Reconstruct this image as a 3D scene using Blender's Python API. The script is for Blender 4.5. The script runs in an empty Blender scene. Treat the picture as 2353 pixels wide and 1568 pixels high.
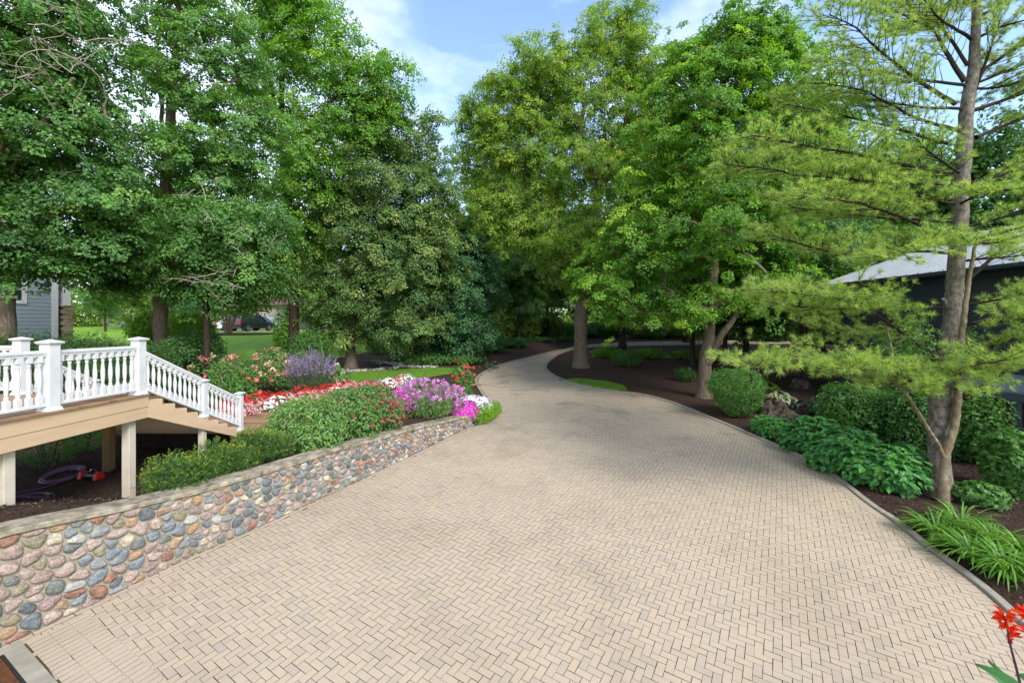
import bpy, math, random
import numpy as np
from mathutils import Vector, Matrix

# ------------------------------------------------------------------ helpers
F, CX, HV, CZ = 990.0, 1176.0, 749.0, 4.1          # focal length and horizon of the 2352 px wide picture, eye height
SC = bpy.context.scene
COL = SC.collection
ORG = {}
R = math.radians

def P(u, v, Y):                                     # point at depth Y seen at picture position (u, v)
    return np.array([(u - CX) / F * Y, Y, CZ - (v - HV) / F * Y])

def GY(u, v):                                       # point of the sloping drive seen at (u, v)
    Y = 4.485 / ((v - HV) / F + .07)
    return np.array([(u - CX) / F * Y, Y, .07 * (Y - 5.5)])

def dz(y):
    return .07 * (y - 5.5)

def sm(a, b, x):
    t = np.clip((x - a) / (b - a), 0, 1)
    return t * t * (3 - 2 * t)

def tag(o, label=None, cat=None, group=None, kind=None):
    if label: o['label'] = label
    if cat: o['category'] = cat
    if group: o['group'] = group
    if kind: o['kind'] = kind
    return o

def thing(name, label, cat, loc=(0, 0, 0), group=None):
    o = bpy.data.objects.new(name, None)
    o.empty_display_size = .2
    COL.objects.link(o)
    o.location = loc
    ORG[o.name] = np.array(loc, float)
    return tag(o, label, cat, group)

def copy_tree(o, loc=None, rz=None, sc=None, parent=None):
    c = o.copy(); COL.objects.link(c)
    if parent: c.parent = parent
    if loc is not None: c.location = loc
    if rz is not None: c.rotation_euler = (0, 0, rz)
    if sc is not None: c.scale = sc
    for ch in list(o.children):
        copy_tree(ch, parent=c)
    return c

class MB:
    """collects faces and links them as ONE mesh object"""
    def __init__(s):
        s.V, s.L, s.S, s.T, s.M, s.n = [], [], [], [], [], 0
    def add(s, V, Fc, tint=0.5, mat=0):
        V = np.asarray(V, float).reshape(-1, 3)
        if isinstance(Fc, np.ndarray):
            m, k = Fc.shape
            s.L.append((Fc + s.n).ravel()); s.S.append(np.full(m, k))
        else:
            m = len(Fc)
            s.L.append(np.concatenate([np.asarray(f) for f in Fc]) + s.n)
            s.S.append(np.array([len(f) for f in Fc]))
        s.T.append(np.broadcast_to(np.asarray(tint, float), (m,)))
        s.M.append(np.full(m, mat))
        s.V.append(V); s.n += len(V)
        return s
    def box(s, c, d, rz=0., tint=.5, mat=0, top=None):
        """box centred at c of size d; top = (sx, sy) scale of the upper face"""
        x, y, z = np.array(d, float) / 2
        tx, ty = top or (1, 1)
        V = np.array([[-x, -y, -z], [x, -y, -z], [x, y, -z], [-x, y, -z],
                      [-x * tx, -y * ty, z], [x * tx, -y * ty, z], [x * tx, y * ty, z], [-x * tx, y * ty, z]])
        if rz:
            a, b = math.cos(rz), math.sin(rz)
            V[:, :2] = np.c_[V[:, 0] * a - V[:, 1] * b, V[:, 0] * b + V[:, 1] * a]
        return s.add(V + np.array(c, float), BOXF, tint, mat)
    def slab(s, a, b, w, h, up=(0, 0, 1), tint=.5, mat=0):
        """bar from a to b of width w and height h, centred on the line"""
        a, b = np.array(a, float), np.array(b, float)
        t = b - a; t /= np.linalg.norm(t)
        sd = np.cross(t, np.array(up, float)); sd /= np.linalg.norm(sd)
        u = np.cross(sd, t)
        o = [-sd * w / 2 - u * h / 2, sd * w / 2 - u * h / 2, sd * w / 2 + u * h / 2, -sd * w / 2 + u * h / 2]
        V = np.array([a + q for q in o] + [b + q for q in o])
        return s.add(V, np.array([[3, 2, 1, 0], [4, 5, 6, 7], [0, 1, 5, 4], [1, 2, 6, 5], [2, 3, 7, 6], [3, 0, 4, 7]]), tint, mat)
    def prism(s, poly, z0, z1, tint=.5, mat=0):
        n = len(poly); p = np.array(poly, float)
        V = np.r_[np.c_[p[:, :2], np.full(n, z0) if np.isscalar(z0) else z0], np.c_[p[:, :2], np.full(n, z1) if np.isscalar(z1) else z1]]
        f = [list(range(n))[::-1], list(range(n, 2 * n))] + [[i, (i + 1) % n, n + (i + 1) % n, n + i] for i in range(n)]
        return s.add(V, f, tint, mat)
    def tube(s, pts, rad, sides=6, tint=.5, mat=0, cap=True, wob=0, rng=None):
        pts = np.asarray(pts, float); n = len(pts)
        rad = np.broadcast_to(np.asarray(rad, float), (n,))
        t = np.gradient(pts, axis=0)
        t /= np.linalg.norm(t, axis=1)[:, None] + 1e-9
        ref = np.array([0., 0., 1.]) if abs(t[0, 2]) < .8 else np.array([1., 0., 0.])
        a = np.cross(t, ref); a /= np.linalg.norm(a, axis=1)[:, None] + 1e-9
        b = np.cross(t, a)
        an = np.arange(sides) / sides * 2 * math.pi
        rr = rad[:, None] * np.ones(sides)
        if wob: rr = rr * (1 + wob * rng.uniform(-1, 1, rr.shape))
        V = pts[:, None, :] + rr[..., None] * (np.cos(an)[None, :, None] * a[:, None, :] + np.sin(an)[None, :, None] * b[:, None, :])
        i = np.arange(n - 1)[:, None] * sides; j = np.arange(sides)[None, :]; k = (j + 1) % sides
        Fq = np.stack([i + j, i + k, i + sides + k, i + sides + j], -1).reshape(-1, 4)
        s.add(V.reshape(-1, 3), Fq, tint, mat)
        if cap:
            e = V[-1]; s.add(e, [list(range(sides))], tint, mat)
            e = V[0]; s.add(e, [list(range(sides))[::-1]], tint, mat)
        return s
    def lathe(s, prof, c=(0, 0, 0), sides=12, tint=.5, mat=0):
        p = np.array(prof, float); n = len(p); an = np.arange(sides) / sides * 2 * math.pi
        V = np.stack([p[:, 0, None] * np.cos(an), p[:, 0, None] * np.sin(an), p[:, 1, None] * np.ones(sides)], -1) + np.array(c, float)
        i = np.arange(n - 1)[:, None] * sides; j = np.arange(sides)[None, :]; k = (j + 1) % sides
        return s.add(V.reshape(-1, 3), np.stack([i + j, i + k, i + sides + k, i + sides + j], -1).reshape(-1, 4), tint, mat)
    def leaves(s, pos, nrm, L, W, rng, tint, mat=0, fold=.12, axis=None, droop=.1, shape='kite'):
        """one small folded leaf per point"""
        N = len(pos)
        nrm = nrm / (np.linalg.norm(nrm, axis=1)[:, None] + 1e-9)
        q = rng.normal(size=(N, 3)) if axis is None else axis
        t = q - nrm * np.sum(q * nrm, 1)[:, None]
        t /= np.linalg.norm(t, axis=1)[:, None] + 1e-9
        b = np.cross(nrm, t)
        L = np.broadcast_to(L, (N,))[:, None]; Wd = L * W
        if shape == 'kite':
            V = np.stack([pos, pos + t * L * .42 + b * Wd / 2 + nrm * L * fold, pos + t * L - nrm * L * droop,
                          pos + t * L * .42 - b * Wd / 2 + nrm * L * fold], 1)
            f = np.arange(N)[:, None] * 4 + np.arange(4)
            return s.add(V.reshape(-1, 3), f, tint, mat)
        if shape == 'oval':
            V = np.stack([pos, pos + t * L * .28 + b * Wd * .46 + nrm * L * fold, pos + t * L * .66 + b * Wd * .36 + nrm * L * fold * .7,
                          pos + t * L - nrm * L * droop, pos + t * L * .66 - b * Wd * .36 + nrm * L * fold * .7,
                          pos + t * L * .28 - b * Wd * .46 + nrm * L * fold], 1)
            o = np.arange(N)[:, None] * 6
            f = np.concatenate([o + np.array([0, 3, 2, 1]), o + np.array([0, 5, 4, 3])])
            return s.add(V.reshape(-1, 3), f, np.r_[np.broadcast_to(tint, (N,)), np.broadcast_to(tint, (N,))], mat)
        # lobed (maple-like) leaf
        k = [(0, 0, 0), (.18, .5, .06), (.42, .3, .05), (.62, .52, .0), (.72, .18, .03), (1.05, 0, -droop),
             (.72, -.18, .03), (.62, -.52, .0), (.42, -.3, .05), (.18, -.5, .06)]
        V = np.stack([pos + t * L * a + b * Wd * c + nrm * L * (d + fold * abs(c)) for a, c, d in k], 1)
        f = np.arange(N)[:, None] * 10 + np.arange(10)
        return s.add(V.reshape(-1, 3), f, tint, mat)
    def build(s, name, mats, parent=None, smooth=False, loc=None, bevel=0):
        if not isinstance(mats, (list, tuple)): mats = [mats]
        V = np.concatenate(s.V) if s.V else np.zeros((0, 3))
        off = np.zeros(3)
        if parent is not None: off = ORG[parent.name]
        elif loc is not None: off = np.array(loc, float)
        V = V - off
        Lp = np.concatenate(s.L).astype(np.int32); S = np.concatenate(s.S).astype(np.int32)
        me = bpy.data.meshes.new(name)
        me.vertices.add(len(V)); me.vertices.foreach_set('co', V.astype(np.float32).ravel())
        me.loops.add(len(Lp)); me.loops.foreach_set('vertex_index', Lp)
        me.polygons.add(len(S)); me.polygons.foreach_set('loop_start', np.r_[0, np.cumsum(S)[:-1]].astype(np.int32))
        me.polygons.foreach_set('material_index', np.concatenate(s.M).astype(np.int32))
        if smooth: me.polygons.foreach_set('use_smooth', np.ones(len(S), bool))
        else: me.polygons.foreach_set('use_smooth', np.zeros(len(S), bool))
        a = me.attributes.new('tint', 'FLOAT', 'FACE')
        a.data.foreach_set('value', np.concatenate(s.T).astype(np.float32))
        me.update(calc_edges=True)
        for m in mats: me.materials.append(m)
        o = bpy.data.objects.new(name, me); COL.objects.link(o)
        if parent is not None:
            o.parent = parent; ORG[o.name] = off.copy()
        else:
            o.location = off; ORG[o.name] = off.copy()
        if bevel:
            b = o.modifiers.new('bevel', 'BEVEL'); b.width = bevel; b.segments = 2; b.limit_method = 'ANGLE'
        return o

BOXF = np.array([[3, 2, 1, 0], [4, 5, 6, 7], [0, 1, 5, 4], [1, 2, 6, 5], [2, 3, 7, 6], [3, 0, 4, 7]])

# ------------------------------------------------------------------ materials
def nt(name):
    m = bpy.data.materials.new(name); m.use_nodes = True
    n = m.node_tree.nodes; n.clear()
    return m, n, m.node_tree.links

def ramp(n, cols, interp='LINEAR'):
    r = n.new('ShaderNodeValToRGB'); r.color_ramp.interpolation = interp
    e = r.color_ramp.elements
    while len(e) < len(cols): e.new(.5)
    for i, (p, c) in enumerate(cols):
        e[i].position = p; e[i].color = (*c, 1)
    return r

def mixc(n, l, fac, a, b, mode='MIX'):
    x = n.new('ShaderNodeMix'); x.data_type = 'RGBA'; x.blend_type = mode
    for s, v in ((0, fac), (6, a), (7, b)):
        if hasattr(v, 'is_output'): l.new(v, x.inputs[s])
        elif s == 0: x.inputs[0].default_value = v
        else: x.inputs[s].default_value = (*v, 1)
    return x.outputs[2]

def tex(n, l, scale, detail=4, rough=.6, vec=None, kind='NOISE', space='Object', stretch=None):
    if vec is None:
        c = n.new('ShaderNodeTexCoord'); vec = c.outputs[space]
    if stretch:
        mp = n.new('ShaderNodeMapping'); mp.inputs['Scale'].default_value = stretch
        l.new(vec, mp.inputs['Vector']); vec = mp.outputs[0]
    if kind == 'NOISE':
        t = n.new('ShaderNodeTexNoise'); t.inputs['Detail'].default_value = detail; t.inputs['Roughness'].default_value = rough
    else:
        t = n.new('ShaderNodeTexVoronoi')
    t.inputs['Scale'].default_value = scale
    l.new(vec, t.inputs['Vector'])
    return t.outputs[0]

def surf(name, cols, scale=6, detail=5, rough=.7, bump=0., bscale=None, spec=.3, stretch=None, use_tint=None, metal=0, space='Object', tamt=.5):
    """noise-coloured surface; use_tint = ramp over the per-face tint, mottled by the noise"""
    m, n, l = nt(name)
    o = n.new('ShaderNodeOutputMaterial'); p = n.new('ShaderNodeBsdfPrincipled')
    l.new(p.outputs[0], o.inputs[0])
    p.inputs['Roughness'].default_value = rough; p.inputs['Specular IOR Level'].default_value = spec; p.inputs['Metallic'].default_value = metal
    f = tex(n, l, scale, detail, .65, stretch=stretch, space=space)
    r = ramp(n, cols); l.new(f, r.inputs[0]); c = r.outputs[0]
    if use_tint:
        a = n.new('ShaderNodeAttribute'); a.attribute_name = 'tint'
        r2 = ramp(n, use_tint); l.new(a.outputs['Fac'], r2.inputs[0])
        c = mixc(n, l, tamt, r2.outputs[0], c, 'OVERLAY' if tamt < 0 else 'MULTIPLY')
    l.new(c, p.inputs['Base Color'])
    if bump:
        b = n.new('ShaderNodeBump'); b.inputs['Strength'].default_value = bump; b.inputs['Distance'].default_value = .02
        f2 = tex(n, l, bscale or scale * 3, 6, .7, stretch=stretch, space=space)
        l.new(f2, b.inputs['Height']); l.new(b.outputs[0], p.inputs['Normal'])
    return m

def flat(name, c, rough=.5, metal=0, spec=.5, var=.06, scale=8):
    c = np.array(c)
    return surf(name, [(.3, c * (1 - var)), (.7, np.minimum(c * (1 + var), 1))], scale, 4, rough, spec=spec, metal=metal)

def leafmat(name, cols, trans=.35, rough=.5, spec=.35, tcol=None):
    m, n, l = nt(name)
    o = n.new('ShaderNodeOutputMaterial'); p = n.new('ShaderNodeBsdfPrincipled'); t = n.new('ShaderNodeBsdfTranslucent')
    mx = n.new('ShaderNodeMixShader'); mx.inputs[0].default_value = trans
    a = n.new('ShaderNodeAttribute'); a.attribute_name = 'tint'
    k = len(cols); r = ramp(n, [(i / max(k - 1, 1), c) for i, c in enumerate(cols)])
    l.new(a.outputs['Fac'], r.inputs[0])
    l.new(r.outputs[0], p.inputs['Base Color'])
    p.inputs['Roughness'].default_value = rough; p.inputs['Specular IOR Level'].default_value = spec
    tc = mixc(n, l, 1.0, r.outputs[0], tcol or (1.5, 1.55, .55), 'MULTIPLY')
    l.new(tc, t.inputs['Color'])
    l.new(p.outputs[0], mx.inputs[1]); l.new(t.outputs[0], mx.inputs[2]); l.new(mx.outputs[0], o.inputs[0])
    return m

M = {}
M['white'] = surf('white_paint', [(.25, (.44, .44, .43)), (.45, (.525, .53, .535)), (.7, (.57, .57, .57))], 3, 6, .4, spec=.4)
M['fascia'] = surf('tan_painted_wood', [(.25, (.43, .30, .185)), (.75, (.52, .375, .245))], 2.2, 6, .6, bump=.06, bscale=18, stretch=(6, .5, 3))
M['postpaint'] = surf('beige_painted_post', [(.3, (.44, .385, .31)), (.7, (.52, .46, .37))], 5, 5, .6, bump=.05)
M['rawpost'] = surf('weathered_timber', [(.3, (.18, .105, .04)), (.7, (.27, .17, .07))], 5, 6, .75, bump=.2, stretch=(4, 4, .5))
M['decking'] = surf('composite_decking', [(.3, (0.27, 0.15, 0.0825)), (.7, (0.338, 0.203, 0.116))], 4, 5, .6, bump=.1, stretch=(2, 2, 2), use_tint=[(0, (0.6, 0.6, 0.6)), (1, (1, 1, 1))], tamt=1)
M['mortar'] = surf('mortar', [(.3, (.20, .175, .13)), (.7, (.31, .28, .215))], 14, 6, .9, bump=.3)
M['cap'] = surf('limestone_cap', [(.32, (0.0901, 0.078, 0.054)), (.46, (0.201, 0.172, 0.122)), (.57, (0.297, 0.258, 0.189)), (.75, (0.424, 0.37, 0.279))], 5.5, 10, .85, bump=.5, bscale=30)
M['kerb'] = surf('kerb_concrete', [(.3, (0.202, 0.176, 0.138)), (.7, (0.311, 0.281, 0.227))], 5, 7, .9, bump=.25, bscale=40)
M['joint'] = surf('joint_sand', [(.30, (.04, .05, .014)), (.44, (.075, .06, .03)), (.6, (.115, .085, .052)), (.75, (.15, .112, .07))], 1.1, 7, .95)
M['mulch'] = surf('bark_mulch', [(.3, (0.0208, 0.013, 0.00975)), (.52, (0.0585, 0.0351, 0.0247)), (.68, (0.111, 0.0689, 0.0481)), (.8, (0.221, 0.15, 0.0975))], 42, 9, .95, bump=1., bscale=60, spec=.15)
M['soil'] = M['mulch'] = surf('bark_mulch', [(.3, (.016, .010, .0075)), (.52, (.045, .027, .019)), (.68, (.085, .053, .037)), (.8, (.17, .115, .075))], 42, 9, .95, bump=1., bscale=60, spec=.15)
M['lawn'] = surf('lawn_grass', [(.3, (.10, .20, .02)), (.55, (.145, .27, .026)), (.75, (.19, .32, .04))], 3.5, 10, .9, bump=.6, bscale=120, spec=.15)
M['bark'] = surf('grey_brown_bark', [(.3, (.07, .052, .037)), (.55, (.16, .125, .09)), (.8, (.27, .22, .165))], 7, 8, .9, bump=1., bscale=16, stretch=(3, 3, .45), spec=.1)
M['barkdark'] = surf('dark_bark', [(.3, (.022, .016, .012)), (.7, (.065, .048, .036))], 7, 8, .9, bump=1., bscale=16, stretch=(3, 3, .45), spec=.1)
M['pinebark'] = surf('pine_bark', [(.3, (.05, .04, .033)), (.46, (.13, .108, .09)), (.62, (.22, .19, .165)), (.76, (.40, .37, .34))], 8, 10, .9, bump=1., bscale=18, stretch=(1.6, 1.6, 1.1), spec=.1)
M['lichenbark'] = surf('lichen_bark', [(.3, (.10, .075, .045)), (.55, (.20, .155, .10)), (.68, (.30, .27, .2)), (.74, (.52, .54, .5))], 8, 9, .9, bump=.8, bscale=26, spec=.1)
M['twig'] = surf('dead_twig', [(.3, (.20, .165, .12)), (.7, (.36, .31, .24))], 8, 5, .9)
M['stem'] = flat('green_stem', (.07, .11, .03), .7)
M['woodystem'] = flat('woody_stem', (.06, .045, .03), .9)
M['glass'] = surf('dark_window_glass', [(.3, (.012, .018, .025)), (.7, (.03, .04, .05))], 1.2, 3, .06, spec=.8)
M['black'] = flat('black_plastic', (.012, .012, .014), .4)
M['chrome'] = flat('bright_metal', (.6, .6, .62), .25, 1)
M['tyre'] = flat('tyre_rubber', (.018, .018, .02), .85)
M['sidingL'] = surf('slate_siding', [(.3, (.21, .255, .29)), (.7, (.25, .295, .325))], 3, 4, .6, stretch=(.3, 1, 3))
M['sidingR'] = surf('charcoal_siding', [(.3, (0.0153, 0.0245, 0.0315)), (.7, (0.0255, 0.0376, 0.0455))], 2, 4, .6, stretch=(.3, 1, 3))
M['roofmetal'] = surf('galvanised_roof', [(.3, (0.26, 0.282, 0.304)), (.7, (0.341, 0.356, 0.372))], 2, 4, .5, metal=.1, spec=.4)
M['roofdark'] = flat('slate_grey_roof', (0.176, 0.2, 0.24), .6)
M['taupe'] = flat('taupe_stucco', (0.126, 0.111, 0.093), .85)
M['cover'] = flat('grey_car_cover', (0.0375, 0.036, 0.035), .7)
M['rust'] = surf('rusty_steel', [(.3, (.05, .02, .009)), (.7, (.16, .062, .022))], 14, 7, .75, bump=.2, metal=.2)
M['concrete'] = surf('drain_concrete', [(.3, (0.189, 0.168, 0.126)), (.7, (0.294, 0.273, 0.217))], 3, 8, .9, bump=.2, bscale=50)
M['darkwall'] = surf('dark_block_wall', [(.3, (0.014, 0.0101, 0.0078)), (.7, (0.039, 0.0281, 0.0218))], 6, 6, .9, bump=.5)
M['hose'] = flat('purple_hose', (0.17, 0.072, 0.145), .4)
M['red'] = flat('red_plastic', (.62, .012, .012), .35)
M['rock'] = surf('mossy_rock', [(.3, (.022, .018, .012)), (.55, (.075, .06, .04)), (.75, (.16, .14, .105))], 7, 8, .9, bump=.8, bscale=20)
M['river'] = surf('river_stones', [(.3, (0.54, 0.54, 0.54)), (.7, (1, 1, 1))], 12, 5, .8, use_tint=[(0, (0.126, 0.108, 0.099)), (.5, (0.297, 0.279, 0.27)), (1, (0.558, 0.54, 0.522))], tamt=1)
M['fieldstone'] = None
def stone_mat():
    m, n, l = nt('fieldstone')
    o = n.new('ShaderNodeOutputMaterial'); p = n.new('ShaderNodeBsdfPrincipled'); l.new(p.outputs[0], o.inputs[0])
    a = n.new('ShaderNodeAttribute'); a.attribute_name = 'tint'
    cs = [(.10, .115, .125), (.165, .19, .21), (.31, .24, .21), (.255, .19, .175), (.20, .215, .215), (.23, .125, .09), (.345, .28, .24),
          (.125, .145, .155), (.42, .37, .275), (.27, .205, .18), (.23, .20, .14), (.32, .32, .30), (.31, .205, .13), (.14, .15, .14), (.33, .26, .225), (.175, .195, .21), (.29, .225, .20)]
    r = ramp(n, [(i / len(cs), c) for i, c in enumerate(cs)], 'CONSTANT')
    l.new(a.outputs['Fac'], r.inputs[0])
    f = tex(n, l, 55, 6, .75); g = ramp(n, [(.3, (.42, .42, .42)), (.5, (.95, .95, .95)), (.72, (1.75, 1.72, 1.68))]); l.new(f, g.inputs[0])
    c = mixc(n, l, 1, r.outputs[0], g.outputs[0], 'MULTIPLY')
    f2 = tex(n, l, 9, 5, .6); g2 = ramp(n, [(.35, (.75, .74, .74)), (.65, (1.15, 1.12, 1.1))]); l.new(f2, g2.inputs[0])
    f3 = tex(n, l, 5, 8, .7, stretch=(1, 1, 5)); g3 = ramp(n, [(.42, (.7, .69, .68)), (.5, (1, 1, 1)), (.6, (1.2, 1.18, 1.15))]); l.new(f3, g3.inputs[0])
    c = mixc(n, l, .8, c, g3.outputs[0], 'MULTIPLY')
    l.new(mixc(n, l, 1, c, g2.outputs[0], 'MULTIPLY'), p.inputs['Base Color'])
    p.inputs['Roughness'].default_value = .75; p.inputs['Specular IOR Level'].default_value = .3
    b = n.new('ShaderNodeBump'); b.inputs['Strength'].default_value = .5; b.inputs['Distance'].default_value = .012
    l.new(tex(n, l, 30, 7, .7), b.inputs['Height']); l.new(b.outputs[0], p.inputs['Normal'])
    return m
M['fieldstone'] = stone_mat()

def paver_mat():
    m, n, l = nt('buff_paver')
    o = n.new('ShaderNodeOutputMaterial'); p = n.new('ShaderNodeBsdfPrincipled'); l.new(p.outputs[0], o.inputs[0])
    a = n.new('ShaderNodeAttribute'); a.attribute_name = 'tint'
    r = ramp(n, [(0, (.318, .268, .208)), (.22, (.344, .285, .215)), (.45, (.362, .296, .218)), (.8, (.376, .305, .222)), (.97, (.38, .303, .214)), (1, (.375, .28, .185))])
    l.new(a.outputs['Fac'], r.inputs[0])
    f = tex(n, l, 160, 4, .8); g = ramp(n, [(.3, (.8, .8, .8)), (.7, (1.18, 1.17, 1.15))]); l.new(f, g.inputs[0])
    c = mixc(n, l, 1, r.outputs[0], g.outputs[0], 'MULTIPLY')
    f2 = tex(n, l, .55, 6, .62); g2 = ramp(n, [(.36, (.90, .895, .88)), (.52, (1, 1, 1)), (.68, (1.03, 1.03, 1.025))]); l.new(f2, g2.inputs[0])
    c = mixc(n, l, 1, c, g2.outputs[0], 'MULTIPLY')
    # patchy moss tinge and painted shade: green-grey darkening that grows away from the house
    f3 = tex(n, l, .8, 7, .7); g3 = ramp(n, [(.52, (0, 0, 0)), (.72, (1, 1, 1))]); l.new(f3, g3.inputs[0])
    tc = n.new('ShaderNodeTexCoord'); sp = n.new('ShaderNodeSeparateXYZ'); l.new(tc.outputs['Object'], sp.inputs[0])
    mr = n.new('ShaderNodeMapRange'); mr.inputs[1].default_value = 7; mr.inputs[2].default_value = 19; mr.inputs[3].default_value = .05; mr.inputs[4].default_value = .8
    l.new(sp.outputs['Y'], mr.inputs[0])
    mu = n.new('ShaderNodeMath'); mu.operation = 'MULTIPLY'; l.new(g3.outputs[0], mu.inputs[0]); l.new(mr.outputs[0], mu.inputs[1])
    c = mixc(n, l, mu.outputs[0], c, (.13, .125, .075))
    l.new(c, p.inputs['Base Color'])
    p.inputs['Roughness'].default_value = .85; p.inputs['Specular IOR Level'].default_value = .25
    b = n.new('ShaderNodeBump'); b.inputs['Strength'].default_value = .3; b.inputs['Distance'].default_value = .004
    l.new(tex(n, l, 120, 4, .8), b.inputs['Height']); l.new(b.outputs[0], p.inputs['Normal'])
    return m
M['paver'] = paver_mat()
rng = np.random.default_rng(7)

# ------------------------------------------------------------------ plan lines
WALL_UV = [(41, 1467), (181, 1401), (289, 1349), (452, 1272), (612, 1202), (771, 1129), (912, 1062), (1085, 977)]
WB = np.array([GY(u, v) for u, v in WALL_UV])                     # foot of the wall on the drive
d0 = WB[0] - WB[1]
WB = np.vstack([WB[0] + d0 * 3.2, WB]); 
WT = np.array([1.44, 1.41, 1.345, 1.28, 1.20, 1.205, 1.235, 1.195, .985])   # top of the stone work
wy = WB[:, 1]
def wallx(y): return np.interp(y, wy, WB[:, 0])
def walltop(y): return np.interp(y, wy, WT)
WEND = WB[-1]
LEFT = [WEND[:2]] + [GY(u, v)[:2] for u, v in [(1132, 940), (1108, 900), (1092, 876), (1104, 858), (1150, 838), (1200, 824), (1290, 803)]]
RIGHT = [GY(u, v)[:2] for u, v in [(2345, 1436), (2240, 1340), (2120, 1255), (2060, 1203), (1990, 1157), (1940, 1115), (1890, 1078), (1840, 1050), (1760, 1016), (1690, 985), (1640, 965), (1560, 931), (1480, 907), (1400, 898), (1330, 886), (1278, 869), (1254, 852), (1249, 842), (1262, 827), (1284, 812), (1322, 800)]]
RIGHT = [RIGHT[0] + (RIGHT[0] - RIGHT[1]) * 1.6, RIGHT[0] + (RIGHT[0] - RIGHT[1]) * .8] + RIGHT

def smooth_line(p, k=2):
    p = np.array(p)
    for _ in range(k):
        q = [p[0]]
        for a, b in zip(p[:-1], p[1:]): q += [a * .75 + b * .25, a * .25 + b * .75]
        q.append(p[-1]); p = np.array(q)
    return p
LEFT = smooth_line(LEFT); RIGHT = smooth_line(RIGHT)
TAILR = np.array([RIGHT[-1], [9.5, 38.4], [16, 39.6], [26, 40.5], [40, 41]])
TAILL = np.array([LEFT[-1], [5.8, 39.0], [9.5, 41.6], [16, 43], [26, 44], [40, 44.6]])
TAILR = smooth_line(TAILR, 1); TAILL = smooth_line(TAILL, 1)
lo = np.argsort(LEFT[:, 1]); 
def leftx(y):                                                     # drive's left boundary
    y = np.asarray(y, float)
    a = np.interp(y, LEFT[lo, 1], LEFT[lo, 0]); 
    return np.where(y < WEND[1], wallx(y), a)
def rightx(y): return np.interp(y, RIGHT[:, 1], RIGHT[:, 0])
DRIVE = np.vstack([[[RIGHT[0][0], 3.2], [WB[0][0] , 3.2]], WB[:, :2], LEFT[1:], TAILL[1:], TAILR[::-1][:-1], RIGHT[::-1]])

def inside(poly, pts):
    x, y = pts[:, 0], pts[:, 1]; c = np.zeros(len(pts), bool)
    a = poly; b = np.roll(poly, -1, 0)
    for (x1, y1), (x2, y2) in zip(a, b):
        if y1 == y2: continue
        k = ((y1 > y) != (y2 > y)) & (x < (x2 - x1) * (y - y1) / (y2 - y1) + x1)
        c ^= k
    return c
def dist_poly(line, pts):
    best = np.full(len(pts), 1e9)
    for a, b in zip(line[:-1], line[1:]):
        d = b - a; L2 = d @ d + 1e-12
        t = np.clip(((pts - a) @ d) / L2, 0, 1)
        best = np.minimum(best, np.linalg.norm(pts - a - t[:, None] * d, axis=1))
    return best

# ------------------------------------------------------------------ ground
def zprof(y): return np.interp(y, [0, 16, 20, 25, 30, 38, 46, 60, 80, 150, 400], [1.28, 1.28, 1.4, 1.7, 2.0, 2.6, 3.1, 3.7, 4.3, 4.6, 4.6])
def dzc(y): return np.interp(y, [0, 46, 60, 80, 150, 400], [dz(0), dz(46), 3.4, 4.2, 4.6, 4.6])
def zleft(x, y):
    x, y = np.asarray(x, float), np.asarray(y, float)
    z = zprof(y)
    z = z + 1.0 * sm(-11, -16, x) * sm(9, 13, y) * sm(60, 30, y)
    z = z - .12 * sm(6, 9, y) * sm(16, 10, y)
    sunk = np.clip(1.52 - .35 * (y - 6.2), .74, 1.62) + .2 * sm(8.7, 10, y)
    k = sm(-16, -14, x) * sm(-5.5, -6.3, x) * np.where(x < -10.2, sm(14.5, 13, y), np.where(y < 11.06, 1., 0.))
    z = z * (1 - k) + sunk * k
    d = leftx(y) - x
    k2 = np.where(y > WEND[1], sm(0, 1.6, d), 1.)
    k2 = np.where(y < WEND[1], np.where(y > WEND[1] - 1.2, 1, 1), k2)
    z = dzc(y) * (1 - k2) + z * k2
    dw = np.maximum(wallx(y) - x, 0)
    z = np.where(y < WEND[1], np.minimum(z, walltop(y) + .045 + .5 * np.maximum(dw - .35, 0)), z)
    return z
def zright(x, y):
    x, y = np.asarray(x, float), np.asarray(y, float)
    z = dzc(y)
    d = x - rightx(y)
    return z + .05 * sm(.1, .6, d) * np.where(y < 35.3, 1, 0) + .35 * np.exp(-((x - 13.5) ** 2 / 9 + (y - 17.5) ** 2 / 5)) - np.where(y > 35.3, .03, 0)

def strip_sheet(name, ys, edge, far, zf, mat, side, label=None):
    """ground sheet: rows along y from the boundary line outwards"""
    t = np.r_[np.linspace(0, 1, 56)[:-1] ** 1.15 * .13, .13 + .87 * np.linspace(0, 1, 14) ** 1.9]
    X = edge(ys)[:, None] + (far - edge(ys)[:, None]) * t[None, :]
    Y = np.repeat(ys[:, None], len(t), 1)
    Z = zf(X, Y)
    V = np.stack([X, Y, Z], -1).reshape(-1, 3); k = len(t)
    i = np.arange(len(ys) - 1)[:, None] * k; j = np.arange(k - 1)[None, :]
    Fq = np.stack([i + j, i + j + 1, i + k + j + 1, i + k + j], -1).reshape(-1, 4)
    if side < 0: Fq = Fq[:, ::-1]
    o = MB().add(V, Fq).build(name, mat, smooth=True)
    return tag(o, kind='structure')
ys = np.r_[np.arange(2.6, 20, .4), np.arange(20, 46, .8), np.arange(46, 80, 3), np.arange(80, 220, 14)]
strip_sheet('garden_ground', ys, lambda y: leftx(y) - np.where(y < WEND[1], .2, .0), -150., zleft, M['mulch'], -1)
strip_sheet('ground', ys, lambda y: np.where(y > 35.4, leftx(y) - .3, rightx(y) + .02), 150., zright, M['mulch'], 1)
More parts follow.
